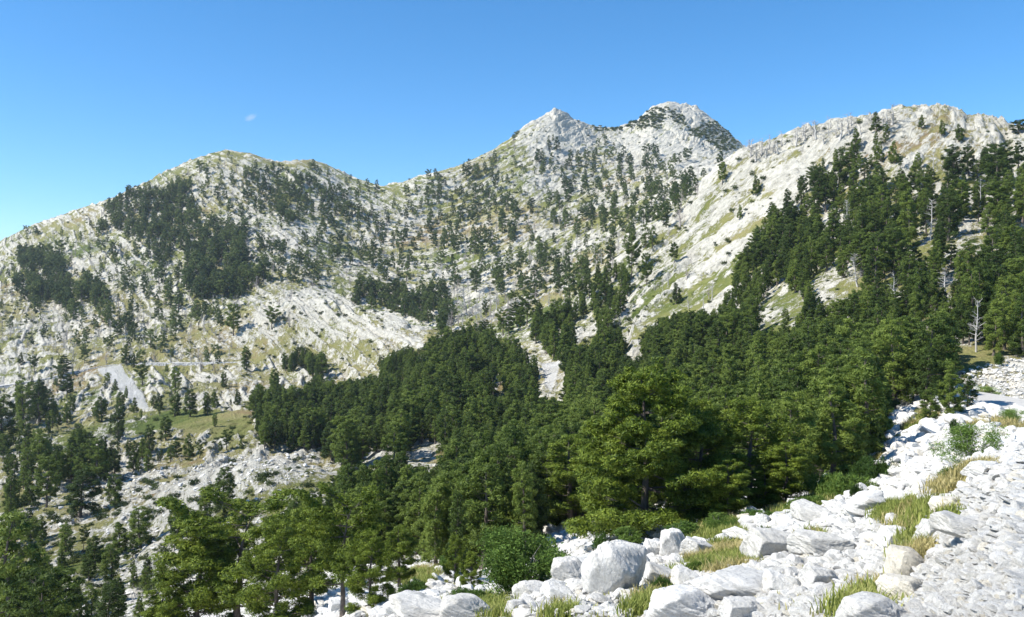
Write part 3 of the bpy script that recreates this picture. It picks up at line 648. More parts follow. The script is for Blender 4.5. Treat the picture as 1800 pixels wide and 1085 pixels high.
# --- single pines one can point to: kind, pixel column, base row, height in rows, width factor, label
SINGLE = [
 ('hero0', 1130, 940, 318, 1.12, 'largest yellow green pine with broad tiered boughs standing above the big white boulders'),
 ('hero1', 1318, 906, 222, 1.3, 'bushy yellow green pine touching the largest pine, just beside the pale rubble slope'),
 ('hero1', 1232, 922, 240, 1.15, 'yellow green pine half hidden by the largest pine on its rubble side'),
 ('hero2', 1000, 932, 180, 1.5, 'short yellow green pine under the valley side of the largest pine'),
 ('hero2', 545, 1086, 225, 1.0, 'upright yellow green pine with a bare straight trunk beside the leaning thick trunked pine'),
 ('hero3', 602, 1088, 222, 1.0, 'leaning pine with a thick dark trunk among white rocks, its crown tilted over the slope'),
 ('hero3', 415, 1135, 255, 1.35, 'wide flat topped pine in front of the white rock knoll, its trunk hidden'),
 ('hero1', 345, 1165, 245, 1.15, 'dark bushy pine at the bottom edge in front of the pale gully'),
 ('hero1', 485, 1125, 225, 1.0, 'pine filling the gap between the flat topped pine and the straight trunked pine'),
 ('hero1', 650, 1075, 150, 1.0, 'bushy pine between the leaning pine and the white outcrop'),
 ('hero2', 285, 1180, 170, 1.2, 'low bushy pine at the bottom edge beside the pale gully'),
 ('lay0', 20, 1200, 330, 1.0, 'tallest dark pine in the shaded bottom corner below the valley'),
 ('lay1', 82, 1230, 250, 1.0, 'dark pine in the bottom corner next to the pale gully'),
 ('lay0', -40, 1100, 230, 1.0, 'dark pine cut by the edge of the view above the corner pines'),
 ('hero2', 700, 1040, 125, 1.2, 'bushy pine behind the small white rock outcrop and next to the broadleaf bush'),
 ('hero1', 800, 1030, 95, 0.8, 'low dense pine between the white outcrop and the broadleaf bush'),
 ('hero1', 828, 1045, 80, 0.9, 'small pine touching the broadleaf bush with glossy leaves'),
 ('mid1', 1668, 735, 95, 1.0, 'young dark pine at the road bend above the pale rubble slope'),
 ('mid0', 1700, 722, 60, 1.3, 'small dark pine right at the outer edge of the road bend'),
 ('mid3', 1632, 748, 62, 1.2, 'small pine on the rubble slope just below the road bend'),
 ('mid3', 1570, 722, 150, 1.1, 'tall pine at the upper edge of the forest next to the road bend'),
 ('mid0', 1520, 815, 190, 1.2, 'tall dark pine at the forest corner that throws a shadow on the rubble slope'),
 ('mid1', 1460, 850, 180, 1.2, 'dark pine at the forest edge above the carpet of juniper'),
 ('mid3', 1395, 868, 170, 1.2, 'dark pine at the forest edge beside the square white boulder'),
 ('hero2', 1382, 893, 125, 1.5, 'short bushy pine filling the gap at the forest edge above the white boulders'),
 ('hero2', 1280, 918, 120, 1.6, 'low spreading pine in the shade between the two biggest yellow green pines'),
 ('hero2', 1345, 905, 90, 1.8, 'lowest bushy pine at the forest edge near the thin juniper line'),
 # across the valley
 ('lay2', 478, 583, 40, 1.3, 'lone flat topped pine with a dark shadow on the side of the pale rocky knoll'),
 ('lay1', 410, 590, 60, 0.8, 'thin grey green pine near the foot of the pale rocky knoll'),
 ('lay2', 803, 447, 26, 1.3, 'lone umbrella shaped pine on the bare slope under the white slab'),
 ('mid5', 853, 427, 17, 1.0, 'tiny dark pointed pine standing alone against the white slab'),
 ('mid0', 433, 650, 38, 1.4, 'round dark pine standing on the edge of the valley road'),
 ('mid1', 222, 642, 34, 1.1, 'pointed pine on the crest of the scree fan, left one of a pair'),
 ('mid0', 234, 646, 24, 1.1, 'smaller pine of the pair on the crest of the scree fan'),
 ('lay0', 112, 658, 38, 1.4, 'broad dark pine just above the valley road with a long shadow'),
 ('lay2', 60, 653, 30, 1.2, 'open crowned pine on the white slope above the valley road'),
 ('mid1', 37, 640, 20, 1.2, 'small pine high on the white slope above the valley road'),
 ('lay1', 117, 700, 46, 1.0, 'thin layered pine just under the valley road beside two long shadows'),
 ('mid0', 128, 724, 28, 1.2, 'dark pine below the thin layered pine under the valley road'),
 ('lay2', 250, 680, 42, 1.1, 'wide crowned pine on the far border of the scree fan'),
 ('mid3', 188, 672, 16, 1.6, 'low rounded pine in front of the grassy strip by the scree fan'),
 ('mid0', 308, 690, 42, 1.3, 'dense dark pine on the white rock just under the valley road'),
 ('mid1', 292, 655, 14, 1.2, 'small pine touching the lower side of the valley road'),
 ('mid0', 393, 682, 26, 1.3, 'small dark pine between the valley road and the meadow'),
 ('mid1', 278, 722, 30, 1.1, 'small pointed pine at the lower tip of the scree fan'),
 ('mid0', 308, 732, 40, 1.5, 'first of three round pines in a row on the upper edge of the meadow'),
 ('mid3', 335, 733, 46, 1.2, 'middle one of three round pines in a row on the upper edge of the meadow'),
 ('mid0', 364, 730, 38, 1.2, 'last of three round pines in a row on the upper edge of the meadow'),
 ('mid0', 377, 750, 22, 1.3, 'small pine standing out in the dry meadow'),
 ('lay2', 398, 793, 36, 1.2, 'umbrella pine at the lower edge of the dry meadow'),
 ('mid0', 178, 742, 42, 1.5, 'dense egg shaped pine with a sharp outline in the middle of the white valley floor'),
 ('mid3', 212, 724, 32, 1.2, 'pine standing behind the egg shaped pine on the valley floor'),
 ('mid1', 236, 726, 26, 1.1, 'slim pine behind the egg shaped pine nearer the meadow'),
 ('mid0', 208, 775, 60, 1.1, 'tall dark pine with bare rock around it near the middle of the valley floor'),
 ('mid3', 292, 775, 40, 1.3, 'dark pine at the narrow end of the dry meadow'),
 ('mid0', 262, 800, 50, 1.2, 'dark pine below the narrow end of the dry meadow'),
 ('mid1', 333, 805, 40, 1.1, 'pine rising in front of the pale rocks at the bottom edge of the meadow'),
 ('mid1', 118, 745, 34, 1.1, 'slender pine beside a patch of ochre grass on the valley floor'),
 ('mid5', 70, 745, 72, 1.2, 'tallest pine of the clump under the bend of the valley road'),
 ('mid0', 40, 750, 78, 1.3, 'broad pine of the clump under the bend of the valley road'),
 ('mid0', 5, 790, 90, 1.2, 'tall dark pine at the view edge beside the valley floor'),
 ('mid3', 395, 905, 78, 1.1, 'dark pine standing in front of the white rock knoll'),
 ('mid0', 360, 930, 62, 1.2, 'dark pine just beside the one standing in front of the knoll'),
 ('mid0', 115, 978, 52, 1.4, 'round pine casting a shadow at the top of the pale gully'),
 ('lay2', 147, 967, 42, 0.8, 'small open pine next to the round pine at the top of the pale gully'),
 ('mid1', 207, 972, 52, 1.4, 'pine with a shadow on grass between the gully and the white rocks'),
 ('mid3', 248, 963, 70, 1.4, 'wide dark pine below the white rock ridge'),
 ('mid0', 195, 1030, 68, 1.3, 'dark pine in the middle of the pale gully'),
 ('mid3', 140, 908, 80, 1.5, 'large dark pine standing in front of the white rocks above the gully'),
 ('mid0', 203, 895, 58, 1.5, 'dark pine amid the white rocks above the gully'),
 ('mid3', 310, 950, 60, 1.3, 'grey green pine behind the flat topped pine'),
 ('mid1', 72, 948, 40, 1.1, 'small pine at the dark corner pines facing the white rocks'),
 ('mid3', 128, 1062, 38, 1.6, 'low pine beside the pale gully at the bottom edge'),
 ('mid0', 160, 1085, 52, 1.4, 'bushy low pine in the pale gully at the bottom edge'),
 # far right slope, spur and centre
 ('lay2', 1110, 490, 72, 0.8, 'open crowned pine leaning on the white rock rib above the forest'),
 ('lay1', 1136, 500, 60, 0.6, 'thin pine next to the open crowned one on the white rock rib'),
 ('mid5', 1103, 520, 46, 1.1, 'dark narrow pine at the foot of the white rock rib'),
 ('lay1', 1185, 463, 38, 0.9, 'small layered pine half way up the banded pale slope'),
 ('mid1', 1188, 535, 36, 1.2, 'pointed pine rising over the forest in front of the banded pale slope'),
 ('mid1', 1300, 385, 24, 0.9, 'tiny slim pine near the middle of the banded pale slope'),
 ('mid1', 1328, 343, 34, 1.1, 'lone pine with a small shadow high on the bare slope'),
 ('lay1', 1270, 325, 42, 0.7, 'thin dark pine against the white crag of the spur'),
 ('mid1', 1540, 232, 34, 1.3, 'dark pine standing out on the skyline of the near ridge'),
 ('mid1', 1503, 268, 40, 1.0, 'pine on bare rock below the skyline of the near ridge'),
 ('lay1', 1790, 235, 26, 2.0, 'bushy pine at the very end of the skyline'),
 ('mid1', 1685, 252, 30, 1.2, 'small pine on the white rock below the ridge top'),
 ('mid1', 1655, 240, 26, 1.1, 'second small pine on the white rock below the ridge top'),
 ('mid3', 1680, 330, 70, 1.1, 'tall dense pine on the upper slope above the forest'),
 ('mid3', 1748, 345, 80, 1.4, 'largest round crowned pine near the top of the wooded slope'),
 ('mid1', 1475, 330, 64, 1.3, 'dark pine with a ragged crown at the upper tip of the wooded slope'),
 ('mid1', 1620, 225, 22, 1.1, 'little pine just under the highest point of the near ridge'),
]
# --- pine stands: visible area, spacing in metres, height, kinds, how it is told apart
MIDK = ['mid0', 'mid1', 'mid2', 'mid3', 'mid4', 'mid5', 'mid6', 'mid3', 'lay0', 'lay1']
FARK = ['far0', 'far1', 'far2', 'far4', 'far0', 'far3']
STANDS = [
 ([(1180,700),(1240,640),(1400,600),(1560,600),(1660,640),(1640,690),(1570,740),(1550,800),(1480,850),(1380,865),(1320,880),(1180,880)], 2.3, 8.2, MIDK, 'in the dense forest beside the rubble slope', 3000),
 ([(1000,700),(1240,620),(1240,880),(1000,900),(960,860)], 2.3, 8.2, MIDK, 'in the dense forest around the largest pine', 3000),
 ([(600,850),(780,840),(1000,720),(1000,905),(880,925),(780,940),(700,960),(600,960)], 2.3, 8.0, MIDK, 'in the dense forest behind the broadleaf bush', 3000),
 ([(455,760),(450,700),(560,690),(760,640),(950,640),(940,700),(990,730),(790,840),(700,815),(640,790),(560,790),(470,795)], 2.9, 9.0, MIDK, 'in the valley forest between meadow and small scree patch', 3000),
 ([(480,690),(505,625),(540,615),(600,650),(700,620),(780,590),(840,585),(910,610),(940,640),(760,650),(560,700)], 3.4, 9.5, MIDK, 'at the upper edge of the valley forest', 900),
 ([(990,660),(1010,610),(1080,590),(1140,560),(1190,540),(1250,580),(1330,590),(1420,600),(1230,640),(1000,710)], 2.7, 8.8, MIDK, 'in the forest just under the banded pale slope', 3000),
 ([(1180,560),(1240,560),(1285,535),(1340,580),(1430,590),(1600,590),(1680,610),(1560,610),(1250,600)], 2.7, 8.8, MIDK, 'in the forest band across the near slope', 3000),
 ([(1285,520),(1300,450),(1350,370),(1440,370),(1440,480),(1500,520),(1600,500),(1800,520),(1800,580),(1700,600),(1500,600),(1440,560),(1380,590)], 3.9, 9.5, MIDK, 'in the wood on the steep near slope', 2000),
 ([(1350,380),(1430,300),(1500,330),(1620,330),(1800,320),(1800,520),(1500,520),(1440,500),(1400,440)], 5.6, 12, MIDK, 'on the upper wooded slope', 330),
 ([(1440,290),(1530,260),(1560,215),(1590,270),(1640,280),(1800,260),(1800,330),(1450,340)], 6.5, 11, MIDK, 'scattered over the rocks near the ridge', 60),
 ([(590,530),(640,500),(700,505),(800,505),(805,540),(790,560),(740,565),(680,560)], 3.6, 9.5, FARK, 'in the dark grove behind the pale rocky knoll', 400),
 ([(930,550),(1000,530),(1060,530),(1080,560),(1080,600),(1000,620),(950,600)], 4.5, 10, MIDK, 'in the thin wood at the foot of the rocky spur', 110),
 ([(1020,500),(1060,470),(1110,470),(1090,530),(1050,560),(1010,550)], 4.2, 11, MIDK, 'in the little grove on the spur', 40),
 ([(850,540),(930,520),(950,560),(860,580)], 6, 11, ['lay1', 'lay2', 'mid3'], 'scattered near the grey dead trees', 12),
 # left mountain
 ([(25,430),(90,410),(115,455),(150,490),(185,530),(130,545),(60,525),(20,480)], 3.2, 9, FARK, 'in the dark patch low on the far mountain', 500),
 ([(175,370),(240,345),(330,325),(345,380),(315,410),(290,450),(250,450),(220,405)], 3.4, 9, FARK, 'in the dark patch high on the far mountain', 500),
 ([(335,395),(420,400),(452,430),(455,500),(400,522),(350,480),(330,440)], 3.2, 10, FARK, 'in the dark patch above the rocky knoll', 600),
 ([(420,290),(500,300),(600,320),(650,345),(600,365),(560,400),(500,400),(450,360),(420,330)], 5.0, 8, FARK, 'on the far mountain under the second hump', 480),
 ([(540,288),(600,305),(665,325),(640,345),(560,310)], 6, 9, FARK, 'along the crest of the second hump', 90),
 ([(450,425),(560,430),(590,470),(540,480),(470,460)], 6.2, 9, FARK, 'in the band under the far mountain', 70),
 ([(180,440),(330,430),(340,560),(200,560),(150,500)], 13, 9, FARK, 'scattered on the banded far slope', 60),
 ([(10,405),(60,385),(120,370),(60,420)], 5, 8, FARK, 'on the shoulder of the far mountain', 25),
 ([(330,300),(420,275),(470,290),(430,380),(340,370)], 12, 8, FARK, 'scattered under the rounded summit', 70),
 ([(380,540),(400,560),(350,560),(345,540)], 5, 8, FARK, 'in a small clump on the lower far slope', 10),
 ([(175,545),(215,545),(225,580),(180,575)], 5, 8, FARK, 'in a small clump low on the far slope', 10),
 # centre
 ([(760,300),(860,290),(900,330),(930,370),(905,420),(860,440),(790,430),(740,400),(720,340)], 7.6, 10, FARK, 'on the green slope between the peak and the saddle', 330),
 ([(700,330),(760,305),(900,260),(900,290),(760,330)], 7, 9, FARK, 'along the crest that climbs to the pointed peak', 80),
 ([(925,270),(1060,250),(1050,310),(1000,345),(960,330)], 7, 9, FARK, 'under the white pointed peak', 130),
 ([(1050,250),(1280,290),(1260,340),(1060,330)], 9, 9, FARK, 'under the broader high peak', 130),
 ([(1140,335),(1250,320),(1240,400),(1170,390)], 7, 10, FARK, 'in the gully behind the spur', 110),
 ([(640,460),(760,480),(900,440),(1000,420),(1080,450),(1000,500),(880,510),(700,500)], 15, 11, FARK, 'scattered over the pale middle slope', 120),
 ([(560,380),(740,380),(740,470),(560,480)], 14, 9, FARK, 'scattered below the saddle', 80),
 ([(940,350),(1200,330),(1180,440),(960,400)], 13, 10, FARK, 'scattered on the ledges under the peaks', 110),
 ([(0,470),(210,360),(400,290),(640,340),(740,330),(900,280),(1050,270),(1230,300),(1120,430),(960,520),(640,480),(430,560),(400,620),(150,620),(0,600)], 7, 7, FARK, 'spread thinly over the far mountainside', 420),
 # valley floor on the near left
 ([(0,680),(120,650),(300,700),(460,700),(440,800),(250,800),(90,860),(0,860)], 8, 6, MIDK, 'spread over the valley floor', 60),
 ([(60,900),(200,850),(300,900),(330,960),(250,1085),(110,1085)], 6, 5, MIDK, 'around the pale gully', 26),
 ([(95,800),(140,770),(190,790),(200,860),(150,875),(95,860)], 3.4, 9.5, MIDK, 'in the dense clump on the valley floor', 60),
 ([(20,690),(80,680),(100,720),(80,760),(30,760)], 4.5, 9.5, MIDK, 'in the clump under the bend of the valley road', 14),
 ([(0,770),(90,770),(110,850),(20,860)], 6.5, 9.5, MIDK, 'on the valley floor next to the dense clump', 25),
 ([(200,790),(320,780),(330,815),(240,820),(205,840)], 4.6, 8.5, MIDK, 'behind the crest of the white rock knoll', 40),
 ([(330,790),(450,770),(450,800),(340,815)], 3.6, 5, MIDK, 'in the low row behind the white rock knoll', 26),
 ([(0,880),(60,880),(90,1000),(110,1085),(0,1085)], 3.4, 5.5, ['lay0', 'lay1', 'mid3'], 'in the dark corner group', 26),
 ([(300,960),(500,890),(560,900),(560,960),(420,1000),(300,1010)], 3.4, 5, MIDK, 'behind the flat topped pine', 14),
 ([(490,860),(600,850),(640,880),(600,980),(520,960)], 2.4, 6.5, MIDK, 'between the white knoll and the straight trunked pine', 60),
 ([(640,900),(760,900),(820,960),(700,980)], 3, 6, MIDK, 'just behind the white outcrop', 40),
]
SNAGS = [
 ([(780,500),(860,495),(920,540),(900,575),(800,560),(770,590)], 4.2, 10, ['snag2', 'snag3', 'snag0'], 'in the dead wood below the middle slope', 60),
 ([(1000,390),(1130,380),(1180,400),(1130,470),(1030,450),(900,460)], 7, 9, ['snag3', 'snag1', 'snag0'], 'scattered over the burnt middle slope', 220),
 ([(1310,245),(1400,225),(1480,212),(1570,196),(1560,215),(1400,250),(1320,265)], 3.4, 8.0, ['snag0', 'snag1', 'snag4', 'snag0'], 'along the skyline of the near ridge', 110),
 ([(1150,480),(1230,440),(1260,520),(1180,560)], 7, 7, ['snag3', 'snag0', 'snag4'], 'on the banded pale slope', 14),
 ([(1360,350),(1800,330),(1800,600),(1400,580)], 20, 10, ['snag0', 'snag1', 'snag2', 'snag4'], 'standing in the wooded near slope', 22),
 ([(180,540),(330,560),(420,580),(400,620),(150,580)], 13, 8, ['snag3', 'snag0'], 'on the pale far slope above the valley road', 30),
 ([(230,340),(330,300),(320,350),(240,370)], 8, 7, ['snag3', 'snag0'], 'below the crest of the far mountain', 28),
 ([(560,400),(740,400),(860,430),(700,520),(560,480)], 12, 8, ['snag3', 'snag0'], 'in the hollow of the middle slope', 130),
 ([(1000,600),(1060,580),(1080,640),(1010,650)], 7, 8, ['snag2', 'snag0'], 'in the forest edge under the spur', 6),
 ([(900,330),(1000,360),(960,400),(860,400)], 9, 9, ['snag3'], 'among the pines under the pointed peak', 30),
 ([(1180,330),(1230,320),(1190,380),(1150,420)], 6, 9, ['snag3'], 'in the gully beside the spur', 30),
 ([(860,255),(915,240),(905,275),(850,285)], 6, 9, ['snag3'], 'on the crest under the pointed peak', 10),
 ([(740,310),(790,300),(790,325),(740,330)], 7, 9, ['snag3'], 'on the low crest by the saddle', 6),
 ([(40,430),(210,350),(400,275),(640,330),(740,330),(900,260),(1050,250),(1250,290),(1120,440),(960,560),(780,580),(640,480),(560,510),(430,560),(400,640),(150,620),(0,600),(0,470)], 6, 7.5, ['snag3', 'snag2', 'snag0', 'snag3'], 'spread over the far mountainside', 800),
]
SNAG1 = [('snag2', 1662, 535, 62, 1.2, 'thick twigged silver dead tree in the middle of the wooded slope'),
 ('snag0', 1573, 540, 60, 0.8, 'slim silver dead trunk with short side branches in the wooded slope'),
 ('snag2', 1508, 505, 58, 1.2, 'spreading silver dead tree beside a white rock patch in the wood'),
 ('snag0', 1716, 620, 92, 0.8, 'tall grey dead pine standing at the forest edge above the road'),
 ('snag4', 1640, 312, 52, 0.8, 'white bare trunk standing high on the near slope'),
 ('snag1', 1636, 422, 70, 0.9, 'grey dead tree with drooping branches high in the wood'),
 ('snag4', 1722, 375, 62, 0.7, 'bare pole of a dead tree on the upper slope by the round crowned pine'),
 ('snag1', 1490, 405, 52, 0.8, 'pair like grey dead trunks at the upper tip of the wood'),
 ('snag0', 1456, 237, 30, 0.7, 'pale dead stem on the rocks just under the ridge'),
 ('snag3', 893, 570, 46, 1.4, 'grey dead pine with a long shadow at the foot of the middle slope'),
 ('snag2', 821, 555, 52, 1.5, 'pale bristly dead tree next to the dark grove'),
 ('snag1', 194, 596, 34, 0.7, 'lone thin dead stem on the slope above the valley road'),
 ('snag3', 508, 575, 32, 0.8, 'thin bare tree on the side of the pale rocky knoll'),
 ('snag0', 618, 1040, 70, 1.0, 'small white dead tree under the leaning pine')]

PROT = []
def place_list(lst):
    out = []
    for k, px, py, h, wf, lab in lst:
        hit = at_px(px, py)
        if hit is None: continue
        h = h * 0.88 if k.startswith('hero') or k.startswith('lay') else h
        p, t = hit; H = h * p[1] / F; sc = H / VAR[k][0]
        w_ = h * (0.30 if k == 'hero0' else 0.18 if k.startswith('hero') else 0.06); PROT.append((px - w_, px + w_, py - h * 0.92, py - h * (0.2 if k.startswith('hero') else 0.45), p[1]))
        spaced(p[0], p[1], 0); out.append(dict(k=k, p=p, px=px, py=py, h=h, sz=sc, sx=sc * wf, lab=lab, grp=None))
    return out
KEEP = [[(1690,645),(1740,622),(1800,585),(1810,730),(1640,705),(1655,660)],
 [(1085,570),(1120,520),(1150,430),(1230,330),(1330,255),(1430,280),(1360,340),(1310,400),(1280,480),(1250,548),(1200,545),(1150,565),(1110,590)],
 [(400,530),(500,500),(700,555),(765,575),(740,605),(700,610),(640,625),(560,605),(500,600),(440,640)], [(60,900),(130,850),(200,840),(330,805),(500,785),(580,790),(565,850),(500,890),(420,930),(200,930)],
 [(225,750),(300,722),(440,715),(445,770),(400,775),(280,770)], [(640,795),(700,785),(695,812),(640,815)], [(722,785),(782,768),(785,812),(735,825)], [(488,655),(535,645),(545,675),(500,682)],
 [(950,652),(986,645),(986,668),(966,690),(955,685)], [(860,685),(884,672),(884,695),(862,705)], [(1340,520),(1370,500),(1410,515),(1400,545),(1350,545)], [(1430,490),(1480,480),(1500,505),(1480,525),(1435,520)],
 [(1340,545),(1362,545),(1365,580),(1340,580)], [(690,820),(712,812),(712,835),(690,838)], [(570,650),(660,640),(660,660),(575,668)], [(1560,720),(1640,700),(1640,740),(1570,790)],
 [(1600,540),(1625,535),(1625,560),(1600,560)], [(1690,390),(1720,385),(1720,420),(1690,430)], [(1600,410),(1625,400),(1622,440),(1600,440)], [(1010,560),(1040,545),(1035,600),(1015,610)], [(1100,610),(1120,600),(1125,630),(1105,635)]]
KJ, KI = np.meshgrid(np.arange(900) * 2.0, np.arange(543) * 2.0); KM = np.zeros(KJ.shape, bool)
for pl in KEEP: KM |= inpoly(KJ + 14 * (vnoise(KJ / 17, KI / 17, 3) - .5), KI + 14 * (vnoise(KJ / 17, KI / 17, 4) - .5), pl)
def blocked(x, yb, h, w):
    for fy in (0.92, 0.65, 0.35, 0.05):
        for fx in (-0.5, 0, 0.5) if fy > 0.1 else (0,):
            i = int((yb - fy * h) / 2); j = int((x + fx * w) / 2)
            if 0 <= i < 543 and 0 <= j < 900 and KM[i, j]: return True
    return False
def place_stands(lst, gname, jitter=True):
    out = []
    for poly, sp, H, kinds, where, n in lst:
        fr = kinds is FARK; n = int(n * 1.5) if fr else n; N = n * 7
        WB = lambda a, b, sd, sc: (vnoise(a / sc, b / sc, sd) - 0.5)
        xs = [q[0] for q in poly]; ys = [q[1] for q in poly]; got = 0
        XA = rng.uniform(min(xs) - 8, max(xs) + 8, N); YA = rng.uniform(min(ys) - 8, max(ys) + 8, N); am = 64 if fr else 16
        ok = inpoly(XA + am * WB(XA, YA, 11, 22), YA + am * WB(XA, YA, 12, 22), poly)
        if fr: ok &= vnoise(XA / 9, YA / 9, 21) + 0.5 * vnoise(XA / 4, YA / 4, 22) > 0.60 + 0.50 * rng.random(N)
        for x, y in zip(XA[ok], YA[ok]):
            if got >= n: break
            h0 = at_px(x, y)
            if h0 is None: continue
            hh = H * float(np.clip(rng.lognormal(0, 0.30), 0.45, 1.7))
            hh *= 0.72 if fr else 0.60
            if h0[0][1] < 110: hh *= 0.55 + 0.45 * h0[0][1] / 110
            hp = hh * F / h0[0][1]; yb = y + 0.65 * hp
            hit = at_px(x, yb)
            if hit is None or hit[0][1] < 0.6 * h0[0][1] or (hit[0][1] < 42): hit = h0
            p, t = hit
            c = int(np.clip(np.searchsorted(PXG, x), 1, len(PXG) - 1)); r = int(np.searchsorted(ts, t))
            if SCREE[min(r, NRw - 1), c] > 0.3: continue
            yr = CY - F * p[2] / p[1]; hr = hh * F / p[1]
            if (930 < x < 1390 and p[1] < 56) or (130 < x < 760 and p[1] < 62): continue
            w_ = hr * 0.24
            if any(p[1] < b[4] + 2 and x - w_ < b[1] and x + w_ > b[0] and yr - hr < b[3] and yr > b[2] for b in PROT): continue
            if gname == 'snag' and p[1] < 150: continue
            if gname == 'pine' and blocked(x, yr, hr, hr * 0.45): continue
            if not spaced(p[0], p[1], sp * (0.85 if fr or gname != 'pine' else 0.64) * (0.75 + 0.5 * rng.random())): continue
            k = kinds[int(rng.integers(len(kinds)))]; sz = hh / VAR[k][0]; fat = 2.3 if 'skyline' in where else 1.0
            out.append(dict(k=k, p=p, px=x, py=CY - F * p[2] / p[1], h=hh * F / p[1], sz=sz, sx=sz * fat * rng.uniform(0.85, 1.25), lab=None, where=where, H=hh, Hm=H)); got += 1
    return out
def descr(d, noun, plural):
    k = d['k']
    shape = {'mid0': 'oval', 'mid1': 'pointed', 'mid2': 'oval', 'mid3': 'broad', 'mid4': 'pointed', 'mid5': 'narrow', 'mid6': 'ragged', 'lay0': 'tiered', 'lay1': 'tiered', 'lay2': 'flat topped',
             'far0': 'oval', 'far1': 'pointed', 'far2': 'narrow', 'far3': 'flat topped', 'far4': 'broad', 'snag0': 'slim', 'snag1': 'branchy', 'snag2': 'bristly', 'snag3': 'twiggy', 'snag4': 'bare'}[k]
    r = d['H'] / d['Hm']; size = 'tall' if r > 1.12 else 'small' if r < 0.85 else 'middling'
    return '%s %s %s %s' % (size, shape, noun, d['where']), '%s %s %s %s' % (size, shape, plural, d['where'])

pines = place_list(SINGLE); snags = place_list(SNAG1)
pines += place_stands(STANDS, 'pine'); snags += place_stands(SNAGS, 'snag')
def build(lst, name, cat, noun, plural, most):
    key = lambda d: -(1e6 if d['lab'] else 0) - d['h'] if d['px'] > -60 else 0
    lst.sort(key=key); ind = lst[:most]; rest = lst[most:]
    for d in ind:
        lab, grp = (d['lab'], None) if d['lab'] else descr(d, noun, plural)
        V_ = VAR[d['k']]; rz = 0.0 if d['k'].startswith('hero') else rng.uniform(0, 6.28)
        tree_thing(name, (('trunk', V_[1]), ('crown', V_[2])), d['p'] - [0, 0, 0.05 * d['sz']], (d['sx'], d['sz']), rz, lab, cat, grp)
    return rest
def scatter(name, pts, protos, label, cat):
    """one countless mass: points that carry copies of the given meshes; pts rows x, y, z, scale xy, scale z, turn, kind number"""
    pts = np.asarray(pts, np.float32)
    me = bpy.data.meshes.new(name); me.vertices.add(len(pts)); me.vertices.foreach_set('co', pts[:, :3].copy().ravel())
    sv = me.attributes.new('sv', 'FLOAT_VECTOR', 'POINT'); sv.data.foreach_set('vector', np.c_[pts[:, 3], pts[:, 3], pts[:, 4]].astype(np.float32).ravel())
    rv = me.attributes.new('rv', 'FLOAT_VECTOR', 'POINT'); rv.data.foreach_set('vector', pts[:, 7:10].copy().ravel() if pts.shape[1] > 7 else np.c_[pts[:, 5] * 0, pts[:, 5] * 0, pts[:, 5]].astype(np.float32).ravel())
    kv = me.attributes.new('kv', 'INT', 'POINT'); kv.data.foreach_set('value', pts[:, 6].astype(np.int32))
    o = link(name, me); tag(o, label, cat, kind='stuff')
    ng = bpy.data.node_groups.new(name + '_nodes', 'GeometryNodeTree')
    ng.interface.new_socket('Geometry', in_out='INPUT', socket_type='NodeSocketGeometry'); ng.interface.new_socket('Geometry', in_out='OUTPUT', socket_type='NodeSocketGeometry')
    gi = ng.nodes.new('NodeGroupInput'); go = ng.nodes.new('NodeGroupOutput'); J = ng.nodes.new('GeometryNodeJoinGeometry')
    def attr(n, t):
        a = ng.nodes.new('GeometryNodeInputNamedAttribute'); a.data_type = t; a.inputs['Name'].default_value = n; return a.outputs['Attribute']
    S_, R_, K_ = attr('sv', 'FLOAT_VECTOR'), attr('rv', 'FLOAT_VECTOR'), attr('kv', 'INT')
    e2r = ng.nodes.new('FunctionNodeEulerToRotation'); ng.links.new(R_, e2r.inputs[0])
    for i, obs in enumerate(protos):
        jj = ng.nodes.new('GeometryNodeJoinGeometry')
        for ob in obs:
            oi = ng.nodes.new('GeometryNodeObjectInfo'); oi.inputs['Object'].default_value = ob; oi.transform_space = 'ORIGINAL'
            ng.links.new(oi.outputs['Geometry'], jj.inputs[0])
        eq = ng.nodes.new('FunctionNodeCompare'); eq.data_type = 'INT'; eq.operation = 'EQUAL'; ng.links.new(K_, eq.inputs[2]); eq.inputs[3].default_value = i
        ip = ng.nodes.new('GeometryNodeInstanceOnPoints'); ng.links.new(gi.outputs[0], ip.inputs['Points']); ng.links.new(eq.outputs[0], ip.inputs['Selection'])
        ng.links.new(jj.outputs[0], ip.inputs['Instance']); ng.links.new(e2r.outputs[0], ip.inputs['Rotation']); ng.links.new(S_, ip.inputs['Scale'])
        ng.links.new(ip.outputs[0], J.inputs[0])
    ng.links.new(J.outputs[0], go.inputs[0])
    md = o.modifiers.new('copies', 'NODES'); md.node_group = ng
    return o
def mass(rest, name, label, cat):
    if not rest: return
    ks = sorted({d['k'] for d in rest}); protos = []
    for k in ks: protos.append([next(o for o in COL.objects if o.type == 'MESH' and o.data == VAR[k][j]) for j in (1, 2)])
    rows = [[*d['p'], d['sx'], d['sz'], rng.uniform(0, 6.28), ks.index(d['k'])] for d in rest]
    scatter(name, rows, protos, label, cat)
print('pines', len(pines), 'snags', len(snags))
